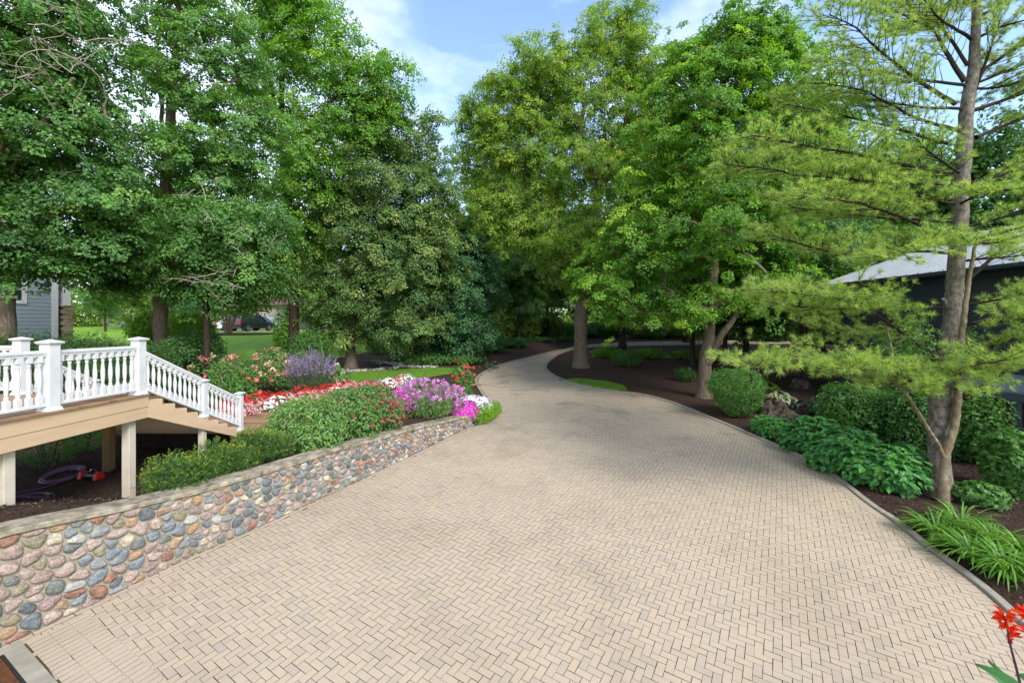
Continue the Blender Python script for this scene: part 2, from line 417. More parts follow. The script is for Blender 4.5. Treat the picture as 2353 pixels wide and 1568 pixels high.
# one sheet to the horizon, below everything
b = MB(); b.add([[-900, -60, -.6], [900, -60, -.6], [900, 2.7, -.6], [-900, 2.7, -.6]], [[0, 1, 2, 3]])
b.add([[-900, 200, 4.4], [900, 200, 4.4], [900, 2200, 6], [-900, 2200, 6]], [[0, 1, 2, 3]])
tag(b.build('far_ground', M['lawn']), kind='structure')

def patch(name, poly, zf, off, mat, step=.5, kind='structure'):
    """thin sheet over the ground inside a polygon"""
    poly = np.array(poly, float); x0, y0 = poly.min(0); x1, y1 = poly.max(0)
    nx, ny = max(2, int((x1 - x0) / step)), max(2, int((y1 - y0) / step))
    gx, gy = np.linspace(x0, x1, nx + 1), np.linspace(y0, y1, ny + 1)
    import bmesh
    bm = bmesh.new()
    vs = [bm.verts.new((a, c, 0)) for a, c in poly]; bm.faces.new(vs)
    for a in gx[1:-1]: bmesh.ops.bisect_plane(bm, geom=bm.verts[:] + bm.edges[:] + bm.faces[:], plane_co=(a, 0, 0), plane_no=(1, 0, 0))
    for c in gy[1:-1]: bmesh.ops.bisect_plane(bm, geom=bm.verts[:] + bm.edges[:] + bm.faces[:], plane_co=(0, c, 0), plane_no=(0, 1, 0))
    for v in bm.verts: v.co.z = float(zf(v.co.x, v.co.y)) + off
    bm.normal_update()
    for f in bm.faces:
        if f.normal.z < 0: f.normal_flip()
        f.smooth = True
    me = bpy.data.meshes.new(name); bm.to_mesh(me); bm.free(); me.materials.append(mat)
    o = bpy.data.objects.new(name, me); COL.objects.link(o)
    return tag(o, kind=kind)

# ------------------------------------------------------------------ herringbone drive
A = np.array([.53, .848]); A /= np.linalg.norm(A); Bx = np.array([A[1], -A[0]])
DR0 = GY(46, 1471)[:2]; DRD = WB[1, :2] - WB[0, :2]; DRD /= np.linalg.norm(DRD); DRN = np.array([DRD[1], -DRD[0]])
def drive():
    base = MB()
    base.add(np.c_[DRIVE, dz(DRIVE[:, 1]) - .012], [list(range(len(DRIVE)))])
    ii, jj = np.meshgrid(np.arange(-60, 520), np.arange(-330, 330), indexing='ij')
    ii, jj = ii.ravel(), jj.ravel(); k = (ii - jj) % 4
    out = []
    for kk, (sa, sb) in ((0, (2, 1)), (3, (1, 2))):
        s = k == kk
        a0, b0 = ii[s] * .1, jj[s] * .1
        c = (a0 + sa * .05)[:, None] * A + (b0 + sb * .05)[:, None] * Bx + np.array([0., 3.])
        ok = (c[:, 0] > -9) & (c[:, 0] < 30) & (c[:, 1] > 3.2) & (c[:, 1] < 45)
        c = c[ok]
        ok = inside(DRIVE, c)
        c = c[ok]
        dr = dist_poly(np.vstack([RIGHT, TAILR[1:]]), c); dl = dist_poly(np.vstack([WB[:, :2], LEFT]), c)
        c = c[(dr > .10) & (dl > .05)]
        a_, s_ = -(c - DR0) @ DRD, (c - DR0) @ DRN
        c = c[~((a_ > -.03) & (a_ < 1.02) & (s_ > -.1) & (s_ < 2.2))]
        out.append((c, sa, sb))
    m = base
    for c, sa, sb in out:
        N = len(c); g = .0034
        jit = rng.normal(0, .0012, (N, 2)); c = c + jit
        ha, hb = sa * .05 - g, sb * .05 - g
        z = dz(c[:, 1]) + rng.normal(0, .0009, N)
        q = np.array([[-1, -1], [1, -1], [1, 1], [-1, 1]])
        V = []
        for grow, dzz in ((.0, 0.), (.0018, -.012)):
            xy = c[:, None, :] + q[None, :, :1] * (ha + grow) * A + q[None, :, 1:] * (hb + grow) * Bx
            zz = (xy[..., 1] - c[:, None, 1]) * .07 + z[:, None] + dzz
            V.append(np.concatenate([xy, zz[..., None]], -1))
        V = np.concatenate(V, 1)
        o = np.arange(N)[:, None] * 8
        top = o + np.array([3, 2, 1, 0])
        sides = np.concatenate([o + np.array(f) for f in ([0, 1, 5, 4], [1, 2, 6, 5], [2, 3, 7, 6], [3, 0, 4, 7])])
        t = np.clip(rng.beta(2.4, 1.8, N), 0, 1); t[rng.random(N) < .11] *= .25
        vv = V.reshape(-1, 3); m.add(vv, top, t, 1); m.add(vv, sides, .5, 0)
    # soldier course along the right kerb and beside the wall
    def course(line, off, w, side, step=.1):
        seg = np.linalg.norm(np.diff(line, axis=0), axis=1); s = np.r_[0, np.cumsum(seg)]
        for a in np.arange(0, s[-1] - step, step):
            p = np.array([np.interp(a + step / 2, s, line[:, i]) for i in (0, 1)])
            p2 = np.array([np.interp(a + step / 2 + .05, s, line[:, i]) for i in (0, 1)])
            t = (p2 - p); t /= np.linalg.norm(t) + 1e-9; nn = np.array([-t[1], t[0]]) * side
            c = p + nn * (off + w / 2)
            h = np.array([[-1, -1], [1, -1], [1, 1], [-1, 1]])
            xy = c + h[:, :1] * t * (step / 2 - .0045) + h[:, 1:] * nn * (w / 2 - .0045)
            zz = dz(xy[:, 1]) + .004
            V = np.r_[np.c_[xy, zz], np.c_[xy, zz - .015]]
            f = [[0, 1, 2, 3], [0, 4, 5, 1], [1, 5, 6, 2], [2, 6, 7, 3], [3, 7, 4, 0]]
            if side < 0: f = [q[::-1] for q in f]
            m.add(V, f[:1], float(np.clip(.2 + rng.beta(2, 2) * .5, 0, 1)), 1); m.add(V, f[1:], .5, 0)
    course(RIGHT, .01, .2, 1)
    course(WB[:, :2], .012, .1, -1, .2)
    for k in range(3):                                             # straight rows beside the drain
        ln_ = np.array([DR0 + DRD * (.02 + .2 * k) + DRN * s_ for s_ in np.linspace(.11, 3.2, 12)]); course(ln_, 0, .2, 1, .1)
    return tag(m.build('driveway', [M['joint'], M['paver']]), kind='structure')
drive()

def kerb(line, w, h, side, lo=-.05):
    """concrete edging swept along the drive, cast in lengths"""
    m = MB(); seg = np.linalg.norm(np.diff(line, axis=0), axis=1); s = np.r_[0, np.cumsum(seg)]
    a = 0
    while a < s[-1] - .2:
        e = min(a + 1.5, s[-1]); ts = np.linspace(a, e - .008, 7)
        p = np.array([[np.interp(t, s, line[:, i]) for i in (0, 1)] for t in ts])
        t = np.gradient(p, axis=0); t /= np.linalg.norm(t, axis=1)[:, None]; nn = np.c_[-t[:, 1], t[:, 0]] * side
        hh = h + rng.normal(0, .006)
        prof = [(0, lo), (0, hh - .012), (.012, hh), (w - .02, hh + .004), (w, hh - .015), (w, lo)]
        V = np.stack([np.c_[p + nn * o, dz(p[:, 1]) + z] for o, z in prof], 1)
        k = len(prof); i = np.arange(len(ts) - 1)[:, None] * k; j = np.arange(k - 1)[None, :]
        f = np.stack([i + j, i + k + j, i + k + j + 1, i + j + 1], -1).reshape(-1, 4)
        if side > 0: f = f[:, ::-1]
        m.add(V.reshape(-1, 3), f)
        for e2 in (0, len(ts) - 1): m.add(V[e2], [list(range(k))])
        a = e
    return m
tag(kerb(RIGHT, .13, .055, -1).build('kerb', M['kerb']), kind='structure')
tag(kerb(LEFT[4:], .11, .05, 1).build('kerb', M['kerb']), kind='structure')

# ------------------------------------------------------------------ fieldstone wall
def voronoi(pts, xlo, xhi, zlo, zhi, sx):
    """cells by half-plane clipping; sx stretches stones sideways"""
    Q = pts / np.array([sx, 1.]); cells = []
    for i, p in enumerate(Q):
        x, z = p
        poly = [np.array(q) for q in ((xlo / sx, zlo(pts[i, 0])), (xhi / sx, zlo(pts[i, 0])), (xhi / sx, zhi(pts[i, 0])), (xlo / sx, zhi(pts[i, 0])))]
        dd = np.linalg.norm(Q - p, axis=1); nb = np.argsort(dd)[1:26]
        for j in nb:
            mid = (p + Q[j]) / 2; nrm = Q[j] - p; out = []
            for a, b in zip(poly, poly[1:] + poly[:1]):
                da, db = (a - mid) @ nrm, (b - mid) @ nrm
                if da <= 0: out.append(a)
                if da * db < 0: out.append(a + (b - a) * da / (da - db))
            poly = out
            if len(poly) < 3: break
        cells.append(np.array(poly) * np.array([sx, 1.]) if len(poly) >= 3 else None)
    return cells

def stone_wall():
    root = thing('fieldstone_wall', 'long retaining wall of multicoloured round fieldstones under a pale stone cap beside the drive', 'wall', tuple(WB[4]))
    line = WB[:, :2]; seg = np.linalg.norm(np.diff(line, axis=0), axis=1); S = np.r_[0, np.cumsum(seg)]; L = S[-1]
    def at(s): return np.array([np.interp(s, S, line[:, 0]), np.interp(s, S, line[:, 1])])
    def fr(s):
        p = at(s); t = at(min(s + .15, L)) - at(max(s - .15, 0)); t /= np.linalg.norm(t)
        return p, t, np.array([t[1], -t[0]])          # outward = towards the drive
    ztop = lambda s: float(np.interp(s, S, WT)); zbot = lambda s: float(dz(at(s)[1]))
    # body in mortar
    m = MB(); ss = np.linspace(0, L, 46); V = []
    for s in ss:
        p, t, n = fr(s); zb, zt = zbot(s), ztop(s)
        a, bk = p, p - n * .34
        V += [[*a, zb - .3], [*a, zt], [*bk, zt], [*bk, zb - .3]]
    k = 4; i = np.arange(len(ss) - 1)[:, None] * k; j = np.arange(3)[None, :]
    m.add(V, np.stack([i + j, i + k + j, i + k + j + 1, i + j + 1], -1).reshape(-1, 4))
    m.add(np.array(V[-4:]), [[0, 1, 2, 3]]); m.add(np.array(V[:4]), [[3, 2, 1, 0]])
    m.build('mortar_core', M['mortar'], root)
    # stones, larger towards the near end
    pts = []
    g = np.random.default_rng(3)
    for _ in range(9000):
        s = g.uniform(-.05, L + .05); z = g.uniform(zbot(s) + .015, ztop(s) - .015)
        r = np.interp(s, [0, 3.2, 6.0, 12], [.165, .145, .11, .10]) * g.choice([.6, .85, 1.05, 1.4], p=[.26, .27, .27, .2])
        ok = True
        for q in pts[::-1][:900]:
            if abs(q[0] - s) < .35:
                if ((q[0] - s) / 1.28) ** 2 + (q[1] - z) ** 2 < ((r + q[2]) / 2) ** 2: ok = False; break
        if ok: pts.append((s, z, r))
    pts = np.array(pts)
    cells = voronoi(pts[:, :2], -.1, L + .02, lambda s: zbot(s) - .0, lambda s: ztop(s) - .004, 1.2)
    m = MB(); mt = MB()
    for c in cells:
        if c is None: continue
        ar = .5 * abs(np.dot(c[:, 0], np.roll(c[:, 1], 1)) - np.dot(c[:, 1], np.roll(c[:, 0], 1)))
        if ar < .0009: continue
        cen = c.mean(0)
        e = np.linalg.norm(c - cen, axis=1)
        c = cen + (c - cen) * np.clip(1 - .0145 / np.maximum(e, .02), .5, 1)[:, None]
        for _ in range(2 if g.random() < .25 else 1):
            q = []
            cut = g.uniform(.17, .27)
            for a, b in zip(c, np.roll(c, -1, 0)): q += [a * (1 - cut) + b * cut, a * cut + b * (1 - cut)]
            c = np.array(q)
        # resample to 16
        dd = np.linalg.norm(np.roll(c, -1, 0) - c, axis=1); cs = np.r_[0, np.cumsum(dd)]
        tt = np.linspace(0, cs[-1], 19)[:-1]; cc = np.vstack([c, c[:1]])
        c = np.c_[np.interp(tt, cs, cc[:, 0]), np.interp(tt, cs, cc[:, 1])]
        c = cen + (c - cen) * (1 + g.normal(0, .02, (len(c), 1)) + .07 * np.sin(np.arange(len(c)) / len(c) * 6.283 * g.integers(2, 4) + g.uniform(0, 6))[:, None])
        rad = math.sqrt(ar / math.pi); dep = np.clip(rad * g.uniform(.32, .5), .015, .06)
        rings = [(1.0, -.02), (1.0, .25), (.95, .55), (.8, .85), (.52, 1.0)]
        tilt = g.normal(0, .13, 2); V = []
        for sc, h in rings:
            r2 = cen + (c - cen) * sc
            for x, z in r2:
                x = min(max(x, .0), L)
                p, t, n = fr(x)
                ext = dep * h + (tilt @ ((np.array([x, z]) - cen) / max(rad, .03))) * dep * max(h, 0) * .5 + g.normal(0, .0034) * (h > .3)
                V.append([*(p + n * (ext + .001)), z])
        p, t, n = fr(min(max(cen[0], 0), L)); V.append([*(p + n * (dep * 1.03)), cen[1]])
        K = 18; f = []
        for a in range(len(rings) - 1):
            for q in range(K): f.append([a * K + q, a * K + (q + 1) % K, (a + 1) * K + (q + 1) % K, (a + 1) * K + q])
        f += [[(len(rings) - 1) * K + q, (len(rings) - 1) * K + (q + 1) % K, len(rings) * K] for q in range(K)]
        P2 = np.array(V); ns = np.cross(P2[1] - P2[0], P2[K] - P2[0])
        m.add(V, f, g.random())
    m.build('stonework', M['fieldstone'], root, smooth=True)
    # cap slabs, butted end to end
    a = 0.
    while a < L - .01:
        e = min(a + g.uniform(.85, 1.35), L + .0)
        if L - e < .5: e = L
        n0 = 7; ss = np.linspace(a + (.002 if a else -.0), e - .002 + (.05 if e == L else 0), n0); V = []
        th = g.normal(0, .003)
        for s in ss:
            p, t, n = fr(min(s, L)); p = p + t * max(0, s - L)
            zt = ztop(min(s, L)) + .001 + th
            w = [g.normal(0, .004) for _ in range(4)]
            V += [[*(p + n * (.055 + w[0])), zt], [*(p + n * (.06 + w[1])), zt + .058], [*(p + n * (.045 + w[1])), zt + .07],
                  [*(p - n * (.36 + w[2])), zt + .07], [*(p - n * .375), zt + .058], [*(p - n * .375), zt]]
        k = 6; i = np.arange(n0 - 1)[:, None] * k; j = np.arange(k)[None, :]; jn = (j + 1) % k
        q = MB().add(V, np.stack([i + j, i + k + j, i + k + jn, i + jn], -1).reshape(-1, 4))
        q.add(np.array(V[:k]), [list(range(k))[::-1]]); q.add(np.array(V[-k:]), [list(range(k))])
        q.build('cap_slab', M['cap'], root)
        a = e
stone_wall()

# ------------------------------------------------------------------ trench drain, bottom left
def drain():
    c = GY(20, 1530)
    t = thing('trench_drain', 'rusty slotted steel drain grate in concrete at the near end of the stone wall', 'drain', tuple(c))
    p = [GY(u, v) for u, v in [(0, 1496), (46, 1471), (104, 1568)]]
    d = WB[1, :2] - WB[0, :2]; d /= np.linalg.norm(d); n = np.array([d[1], -d[0]])
    o = GY(46, 1471)[:2]                                    # far corner against the wall
    ctr = lambda a, s: o - d * a + n * s
    w0, w1 = .16, .86                                       # surround: .16 m concrete rim on each side
    q = MB()
    def bar(a0, a1, s0, s1, h, dst, tint=.5, mat=0):
        pl = [ctr(a0, s0), ctr(a0, s1), ctr(a1, s1), ctr(a1, s0)]
        z = np.array([dz(x[1]) for x in pl])
        dst.prism(pl, z - .05, z + h, tint, mat)
    LN = 2.2
    bar(0, .17, 0, LN, .012, q); bar(.17, w1, 0, .14, .012, q); bar(w1 - .0, w1 + .16, 0, LN, .012, q)
    q.build('concrete_surround', M['concrete'], t)
    f = MB(); bar(.172, .2, .142, LN, .01, f); bar(.2, w1 - .03, .142, .165, .01, f); bar(w1 - .03, w1 - .002, .142, LN, .01, f)
    f.build('frame', M['black'], t)
    g = MB(); s = .175
    while s < LN - .02:
        bar(.203, w1 - .033, s, s + .016, .006, g); s += .03
    g.build('grate', M['rust'], t)
    h = MB(); bar(.2, w1 - .03, .165, LN, -.02, h); h.build('channel', M['black'], t)
drain()
# ------------------------------------------------------------------ deck with stairs
def deck():
    ZF, XE, YE = 2.76, -7.25, 8.61
    X0, Y0 = -15.5, 2.8
    t = thing('deck', 'raised timber deck with white turned-baluster railing and stairs down to the garden', 'deck', (XE, YE, ZF))
    fl = MB(); y = Y0
    while y < YE - .02:
        w = min(.138, YE - y); fl.box(((XE + X0) / 2 + .01, y + w / 2 - .002, ZF - .014), (abs(X0 - XE) + .05, w - .005, .028), tint=rng.random()); y += .141
    fl.build('deck_floor', M['decking'], t)
    # fascia: two painted boards along the edge and across the stair end
    f = MB()
    f.box((XE - .02, (Y0 + YE) / 2, ZF - .03 - .115), (.04, YE - Y0, .225)); f.box((XE - .03, (Y0 + YE) / 2, ZF - .26 - .1), (.038, YE - Y0 + .0, .235))
    f.build('fascia', M['fascia'], t, bevel=.004)
    f = MB(); f.box(((XE + X0) / 2 - .03, YE - .02, ZF - .26), (abs(X0 - XE) - .07, .036, .42)); f.build('fascia', M['fascia'], t)
    f = MB(); y = Y0 + .2
    while y < YE - .2: f.box(((XE + X0) / 2 - .06, y, ZF - .16), (abs(X0 - XE) - .2, .045, .2)); y += .4
    f.build('joists', M['rawpost'], t)
    # supports
    gz = lambda x, y: float(zleft(x, y))
    for x, y, w, mt in ((-7.45, 6.33, .15, 'postpaint'), (-7.45, 8.38, .15, 'postpaint'), (-9.0, 9.62, .16, 'rawpost'), (-11.6, 6.3, .15, 'rawpost'), (-7.2, 10.02, .12, 'postpaint')):
        zt = ZF - .48 if y < 9 else (ZF - .3 if x < -8 else 1.92)
        z0 = gz(x, y) - .1
        MB().box((x, y, (z0 + zt) / 2), (w, w, zt - z0)).build('support_post', M[mt], t, bevel=.008)
    MB().box((-9.0, 9.62, ZF - .22 - .12), (2.4, .09, .24)).build('stair_beam', M['rawpost'], t)
    # stairs
    n, run, rise, fl_ = 9, .287, .149, .12
    xs = lambda y: XE + fl_ * (y - YE)
    LX = -9.7
    for i in range(1, n):
        ya, yb = YE + (i - 1) * run, YE + i * run; z = ZF - i * rise
        MB().prism([(LX, ya - .03), (xs(ya) - .0, ya - .03), (xs(yb) - .0, yb + .0), (LX, yb)], z - .03, z, rng.random()).build('tread', M['fascia'], t)
    rz_ = MB()
    for i in range(1, n + 1):
        ya = YE + (i - 1) * run; z = ZF - i * rise
        rz_.box(((LX + xs(ya)) / 2 - .03, ya - .05, z + rise / 2 - .018), (abs(LX - xs(ya)) - .1, .018, rise - .034))
    rz_.build('risers', M['fascia'], t)
    for side in (0, 1):
        m = MB(); ey = YE + (n - 1) * run
        xo = (lambda y: xs(y)) if side == 0 else (lambda y: LX)
        prof = []                                             # saw-tooth stringer
        top = []
        for i in range(0, n):
            ya = YE + (i - 1) * run if i else YE - .02; z = ZF - .03 - i * rise
            top += [(YE + (i - 1) * run if i else YE + .001, z), (YE + i * run, z)]
        top = top[2:]
        low = [(YE + (n - 1) * run + .02, ZF - n * rise), (YE + (n - 1) * run + .02, ZF - n * rise - .12), (YE + .001, ZF - .48)]
        pr = [(YE + .001, ZF - .03 - rise * .0)] + [(YE + .001, ZF - .03 - rise)] + top[1:] + low
        K = len(pr); V = [[xo(y_) + .004, y_, z_] for y_, z_ in pr] + [[xo(y_) - .045, y_, z_] for y_, z_ in pr]
        m.add(V, [list(range(K)), list(range(K, 2 * K))[::-1]] + [[(i + 1) % K, i, K + i, K + (i + 1) % K] for i in range(K)])
        m.build('stringer', M['fascia'], t)
    # newel posts
    def newel(x, y, z, h, w):
        p = MB().box((x, y, z + h / 2), (w, w, h)).build('newel_post', M['white'], t, bevel=.006)
        c = MB(); W = w / 2
        prof = [(W + .006, 0), (W + .03, .022), (W + .034, .034), (W + .034, .046), (.0005, .085)]
        V = [[x + sx * a, y + sy * a, z + h - .012 + b] for a, b in prof for sx, sy in ((-1, -1), (1, -1), (1, 1), (-1, 1))]
        i = np.arange(len(prof) - 1)[:, None] * 4; j = np.arange(4)[None, :]; k = (j + 1) % 4
        c.add(V, np.stack([i + j, i + k, i + 4 + k, i + 4 + j], -1).reshape(-1, 4)); c.build('post_cap', M['white'], p)
        MB().box((x, y, z + .028), (w + .05, w + .05, .055), top=((w + .016) / (w + .05),) * 2).build('post_skirt', M['white'], p)
    XP = XE - .115; NH = 1.06
    newel(XP, 5.24, ZF, NH, .17); newel(XP, 6.87, ZF, NH, .17); newel(XP, 8.5, ZF, NH, .17)
    XC = -9.68
    newel(XC, 8.5, ZF, NH, .17); newel(-11.6, 8.5, ZF, NH, .17); newel(-13.4, 8.5, ZF, NH, .17)
    xr = lambda y: XP + .04 + fl_ * (y - 8.5)
    sl = rise / run
    zs = lambda y: ZF - (y - YE) * sl - rise * .55               # nosing line
    YM, YB = 9.98, YE + (n - 1) * run + .2
    ZL = ZF - n * rise
    newel(xr(YM), YM, zs(YM) + .03, .82, .12); newel(xr(YB), YB, ZL, .93, .12)
    newel(XC, YM, zs(YM) + .03, .82, .12); newel(XC, YB, ZL, .93, .12)
    # rails and balusters
    prof = [(.036, 0), (.036, .13), (.03, .142), (.02, .15), (.031, .16), (.031, .172), (.02, .186), (.021, .2), (.030, .3), (.0335, .38), (.031, .44), (.023, .54), (.0195, .60), (.028, .612), (.028, .624), (.02, .632), (.02, .64), (.030, .652), (.036, .66), (.036, .76)]
    def baluster_mesh(h):
        k = h / .76; m = MB()
        sq = [q for q in prof]
        lo_, hi_ = .13, .66
        m.box((0, 0, lo_ * k / 2), (.066, .066, lo_ * k)); m.box((0, 0, (hi_ + .76) / 2 * k), (.066, .066, (.76 - hi_) * k))
        m.lathe([(a, b * k) for a, b in prof if lo_ <= b <= hi_], sides=10)
        return m
    first = {}
    def baluster(x, y, z, h):
        key = round(h, 2)
        if key not in first:
            o = baluster_mesh(h).build('baluster', M['white'], loc=(0, 0, 0), smooth=False)
            for p_ in o.data.polygons: p_.use_smooth = len(p_.vertices) == 4 and p_.index > 11
            o.parent = t; first[key] = o
        else:
            o = first[key].copy(); COL.objects.link(o); o.parent = t
        o.location = (x - XE, y - YE, z - ZF)
    def rail(a, b, za, zb, low, high, nb, sect):
        """a, b ends in plan; za, zb floor level; low/high height of lower rail top and upper rail underside"""
        a, b = np.array(a), np.array(b)
        A3, B3 = np.r_[a, za], np.r_[b, zb]
        up = np.array([0, 0, 1.])
        m = MB(); m.slab(A3 + up * (high + .02), B3 + up * (high + .02), .07, .04); m.slab(A3 + up * (high + .056), B3 + up * (high + .056), .095, .034); m.slab(A3 + up * (high + .082), B3 + up * (high + .082), .06, .02)
        m.build('top_rail', M['white'], t, bevel=.004)
        m = MB(); m.slab(A3 + up * (low - .028), B3 + up * (low - .028), .085, .04); m.slab(A3 + up * (low - .006), B3 + up * (low - .006), .06, .014)
        m.build('bottom_rail', M['white'], t, bevel=.004)
        for i in range(nb):
            q = A3 + (B3 - A3) * (i + .5) / nb
            baluster(q[0], q[1], q[2] + low - .004, high - low + .008)
    rail((XP, 5.325), (XP, 6.785), ZF, ZF, .125, .865, 10, 0)
    rail((XP, 6.955), (XP, 8.415), ZF, ZF, .125, .865, 10, 0)
    rail((XC - .085, 8.5), (-11.515, 8.5), ZF, ZF, .125, .865, 12, 0)
    rail((-11.685, 8.5), (-13.315, 8.5), ZF, ZF, .125, .865, 10, 0)
    def srail(xf, nb1, nb2):
        y1, y2 = 8.585, YM - .06
        rail((xf(y1), y1), (xf(y2), y2), zs(y1) + .02, zs(y2) + .02, .16, .86 - .06, nb1, 1)
        y1, y2 = YM + .06, YB - .06
        rail((xf(y1), y1), (xf(y2), y2), zs(y1) + .02, zs(y2) + .02, .16, .86 - .1, nb2, 1)
    srail(xr, 11, 8); srail(lambda y: XC, 11, 8)
    return ZL, YE + (n - 1) * run
ZL, YL = deck()

# landing and boardwalk of the same boards, retaining wall below it
def walk():
    t = thing('boardwalk', 'tan board walkway leading from the stair foot past the flowers to the drive', 'walkway', (-7, 12.5, ZL))
    m = MB(); y = YL + .01
    while y < 12.75:
        m.box((-8.25, y + .07, ZL - .02), (3.3, .136, .04), tint=rng.random()); y += .141
    a, b = np.array([-7.3, 12.77]), np.array([-2.1, 22.0]); d = b - a; L = np.linalg.norm(d); d /= L; n = np.array([d[1], -d[0]]); s = .1
    while s < L:
        p = a + d * s; z = min(ZL - .01, 1e9); zt = np.interp(s, [0, L * .6, L], [ZL, 1.40, 1.19])
        m.box((*p, zt - .02), (.66 * 2, .136, .04), rz=math.atan2(-n[0] * 0 + d[1], d[0]) - math.pi / 2, tint=rng.random()); s += .141
    m.build('boards', M['decking'], t)
    e = MB(); e.box((-6.57, 11.9, ZL - .1), (.04, 1.75, .19)); e.build('edge_board', M['decking'], t)
    w = MB(); z = .5; i = 0
    while z < ZL - .06:
        h = min(.16, ZL - .05 - z); x = -10.15 + (i % 2) * .2
        w.box((-10.25 + (i % 2) * .1, 11.27, z + h / 2), (.2, .2, h - .006))
        while x < -6.75:
            w.box((x + .2, 11.17 + rng.normal(0, .004), z + h / 2), (.39, .18, h - .006)); x += .4
        for yy in np.arange(11.5, 14.6, .4): w.box((-10.25, yy + .1, z + h / 2), (.18, .39, h - .006))
        for yy in np.arange(11.4, 12.6, .4): w.box((-6.72, yy + .1, z + h / 2), (.18, .39, h - .006))
        z += .16; i += 1
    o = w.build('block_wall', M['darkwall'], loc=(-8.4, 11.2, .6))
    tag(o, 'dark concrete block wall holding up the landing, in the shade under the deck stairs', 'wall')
walk()

# things lying under the deck
def coil(name, label, c, r, turns, tail):
    g = np.random.default_rng(int(c[0] * -37)); pts = []
    for i in range(turns * 28):
        a = i / 28 * 2 * math.pi; k = 1 + .13 * math.sin(a * .37 + 1) + .05 * g.normal()*0
        x, y = c[0] + r * k * math.cos(a) * 1.05, c[1] + r * k * math.sin(a) * .95
        pts.append([x, y, float(zleft(x, y)) + .02 + .016 * (i // 28 % 4)])
    for q in tail: pts.append([q[0], q[1], float(zleft(*q)) + .02])
    p = smooth_line(np.array(pts), 1)
    t = thing(name, label, 'hose', (*c, float(zleft(*c))))
    MB().tube(p, .0135, 6).build('hose_tube', M['hose'], t, smooth=True)
    e = p[-1]; MB().tube([e, e + np.array([.06, .02, .0])], [.018, .016], 8).build('hose_end', M['chrome'], t)
coil('garden_hose', 'thick heap of purple garden hose beside the red sprinkler under the deck', (-9.75, 9.35), .31, 7, [(-9.6, 8.9), (-10.0, 8.6)])
coil('garden_hose', 'loose flat ring of purple garden hose near the front deck post', (-9.35, 8.25), .36, 3, [(-9.9, 8.3), (-10.4, 8.15)])
def sprinkler():
    x, y = -9.05, 9.28; z = float(zleft(x, y))
    t = thing('sprinkler', 'red and black oscillating sprinkler lying on mulch under the deck', 'sprinkler', (x, y, z))
    MB().tube([(x - .17, y, z + .06), (x + .15, y - .06, z + .06)], .05, 10).build('body', M['black'], t, smooth=True)
    for s, d in ((-1, -.2), (1, .19)):
        MB().box((x + d, y - .03 * s - .01, z + .075), (.11, .2, .15), rz=-.2, top=(.7, .6)).build('end_cap', M['red'], t, bevel=.015)
    MB().tube([(x - .1 + .2 * k, y + .03, z + .1 + .1 * math.sin(k * math.pi)) for k in np.linspace(0, 1, 9)], .008, 6).build('spray_bar', M['chrome'], t)
sprinkler()
# ------------------------------------------------------------------ trees
def zg(x, y): return float(zleft(x, y)) if x < (leftx(y) + rightx(y)) / 2 else float(zright(x, y))

# per-leaf colours run from dark to pale within one kind
M['maple'] = leafmat('maple_leaf', [(0.0483, 0.117, 0.0309), (0.0747, 0.174, 0.0413), (0.11, 0.243, 0.0515), (0.163, 0.321, 0.0619), (0.264, 0.389, 0.0774)], .36)
M['maplebright'] = leafmat('bright_maple_leaf', [(0.0585, 0.146, 0.0191), (0.0946, 0.223, 0.0255), (0.146, 0.31, 0.0319), (0.224, 0.405, 0.0415), (0.36, 0.465, 0.0559)], .42)
M['elm'] = leafmat('airy_tree_leaf', [(0.0737, 0.148, 0.0232), (0.123, 0.231, 0.0319), (0.185, 0.304, 0.0407), (0.267, 0.378, 0.0508), (0.409, 0.443, 0.0653)], .40)
M['linden'] = leafmat('linden_leaf', [(0.0488, 0.104, 0.0345), (0.0708, 0.146, 0.0414), (0.104, 0.189, 0.0483), (0.159, 0.244, 0.0633), (0.256, 0.311, 0.092)], .34)
M['darkleaf'] = leafmat('dark_bluish_leaf', [(0.0264, 0.0791, 0.0329), (0.0439, 0.119, 0.046), (0.0659, 0.168, 0.0576), (0.0988, 0.227, 0.0741)], .28)
M['farleaf'] = leafmat('far_leaf', [(0.106, 0.174, 0.0345), (0.15, 0.246, 0.0414), (0.212, 0.317, 0.0483), (0.3, 0.397, 0.0621)], .42)
M['hedgeleaf'] = leafmat('bright_hedge_leaf', [(0.0725, 0.156, 0.012), (0.123, 0.247, 0.0168), (0.189, 0.338, 0.0216), (0.275, 0.429, 0.03)], .42)
M['yew'] = leafmat('yew_needle', [(.022, .062, .016), (.042, .105, .022), (.10, .20, .03), (.42, .46, .03)], .28)
M['shrub'] = leafmat('shrub_leaf', [(0.0403, 0.107, 0.0269), (0.064, 0.165, 0.0329), (0.101, 0.231, 0.0448), (0.146, 0.296, 0.0598)], .32)
M['hydrangea'] = leafmat('hydrangea_leaf', [(0.0488, 0.159, 0.0517), (0.0671, 0.22, 0.0633), (0.104, 0.305, 0.069), (0.183, 0.427, 0.069)], .32, rough=.45)
M['pineneedle'] = leafmat('pine_needle', [(.18, .28, .085), (.25, .36, .10), (.33, .43, .12), (.43, .50, .15)], .45, rough=.5)

def resample(p, r, step):
    p = np.array(p, float); s = np.r_[0, np.cumsum(np.linalg.norm(np.diff(p, axis=0), axis=1))]
    n = max(3, int(s[-1] / step) + 1); t = np.linspace(0, s[-1], n)
    q = np.stack([np.interp(t, s, p[:, i]) for i in range(3)], 1)
    return q, np.interp(t, s, r)

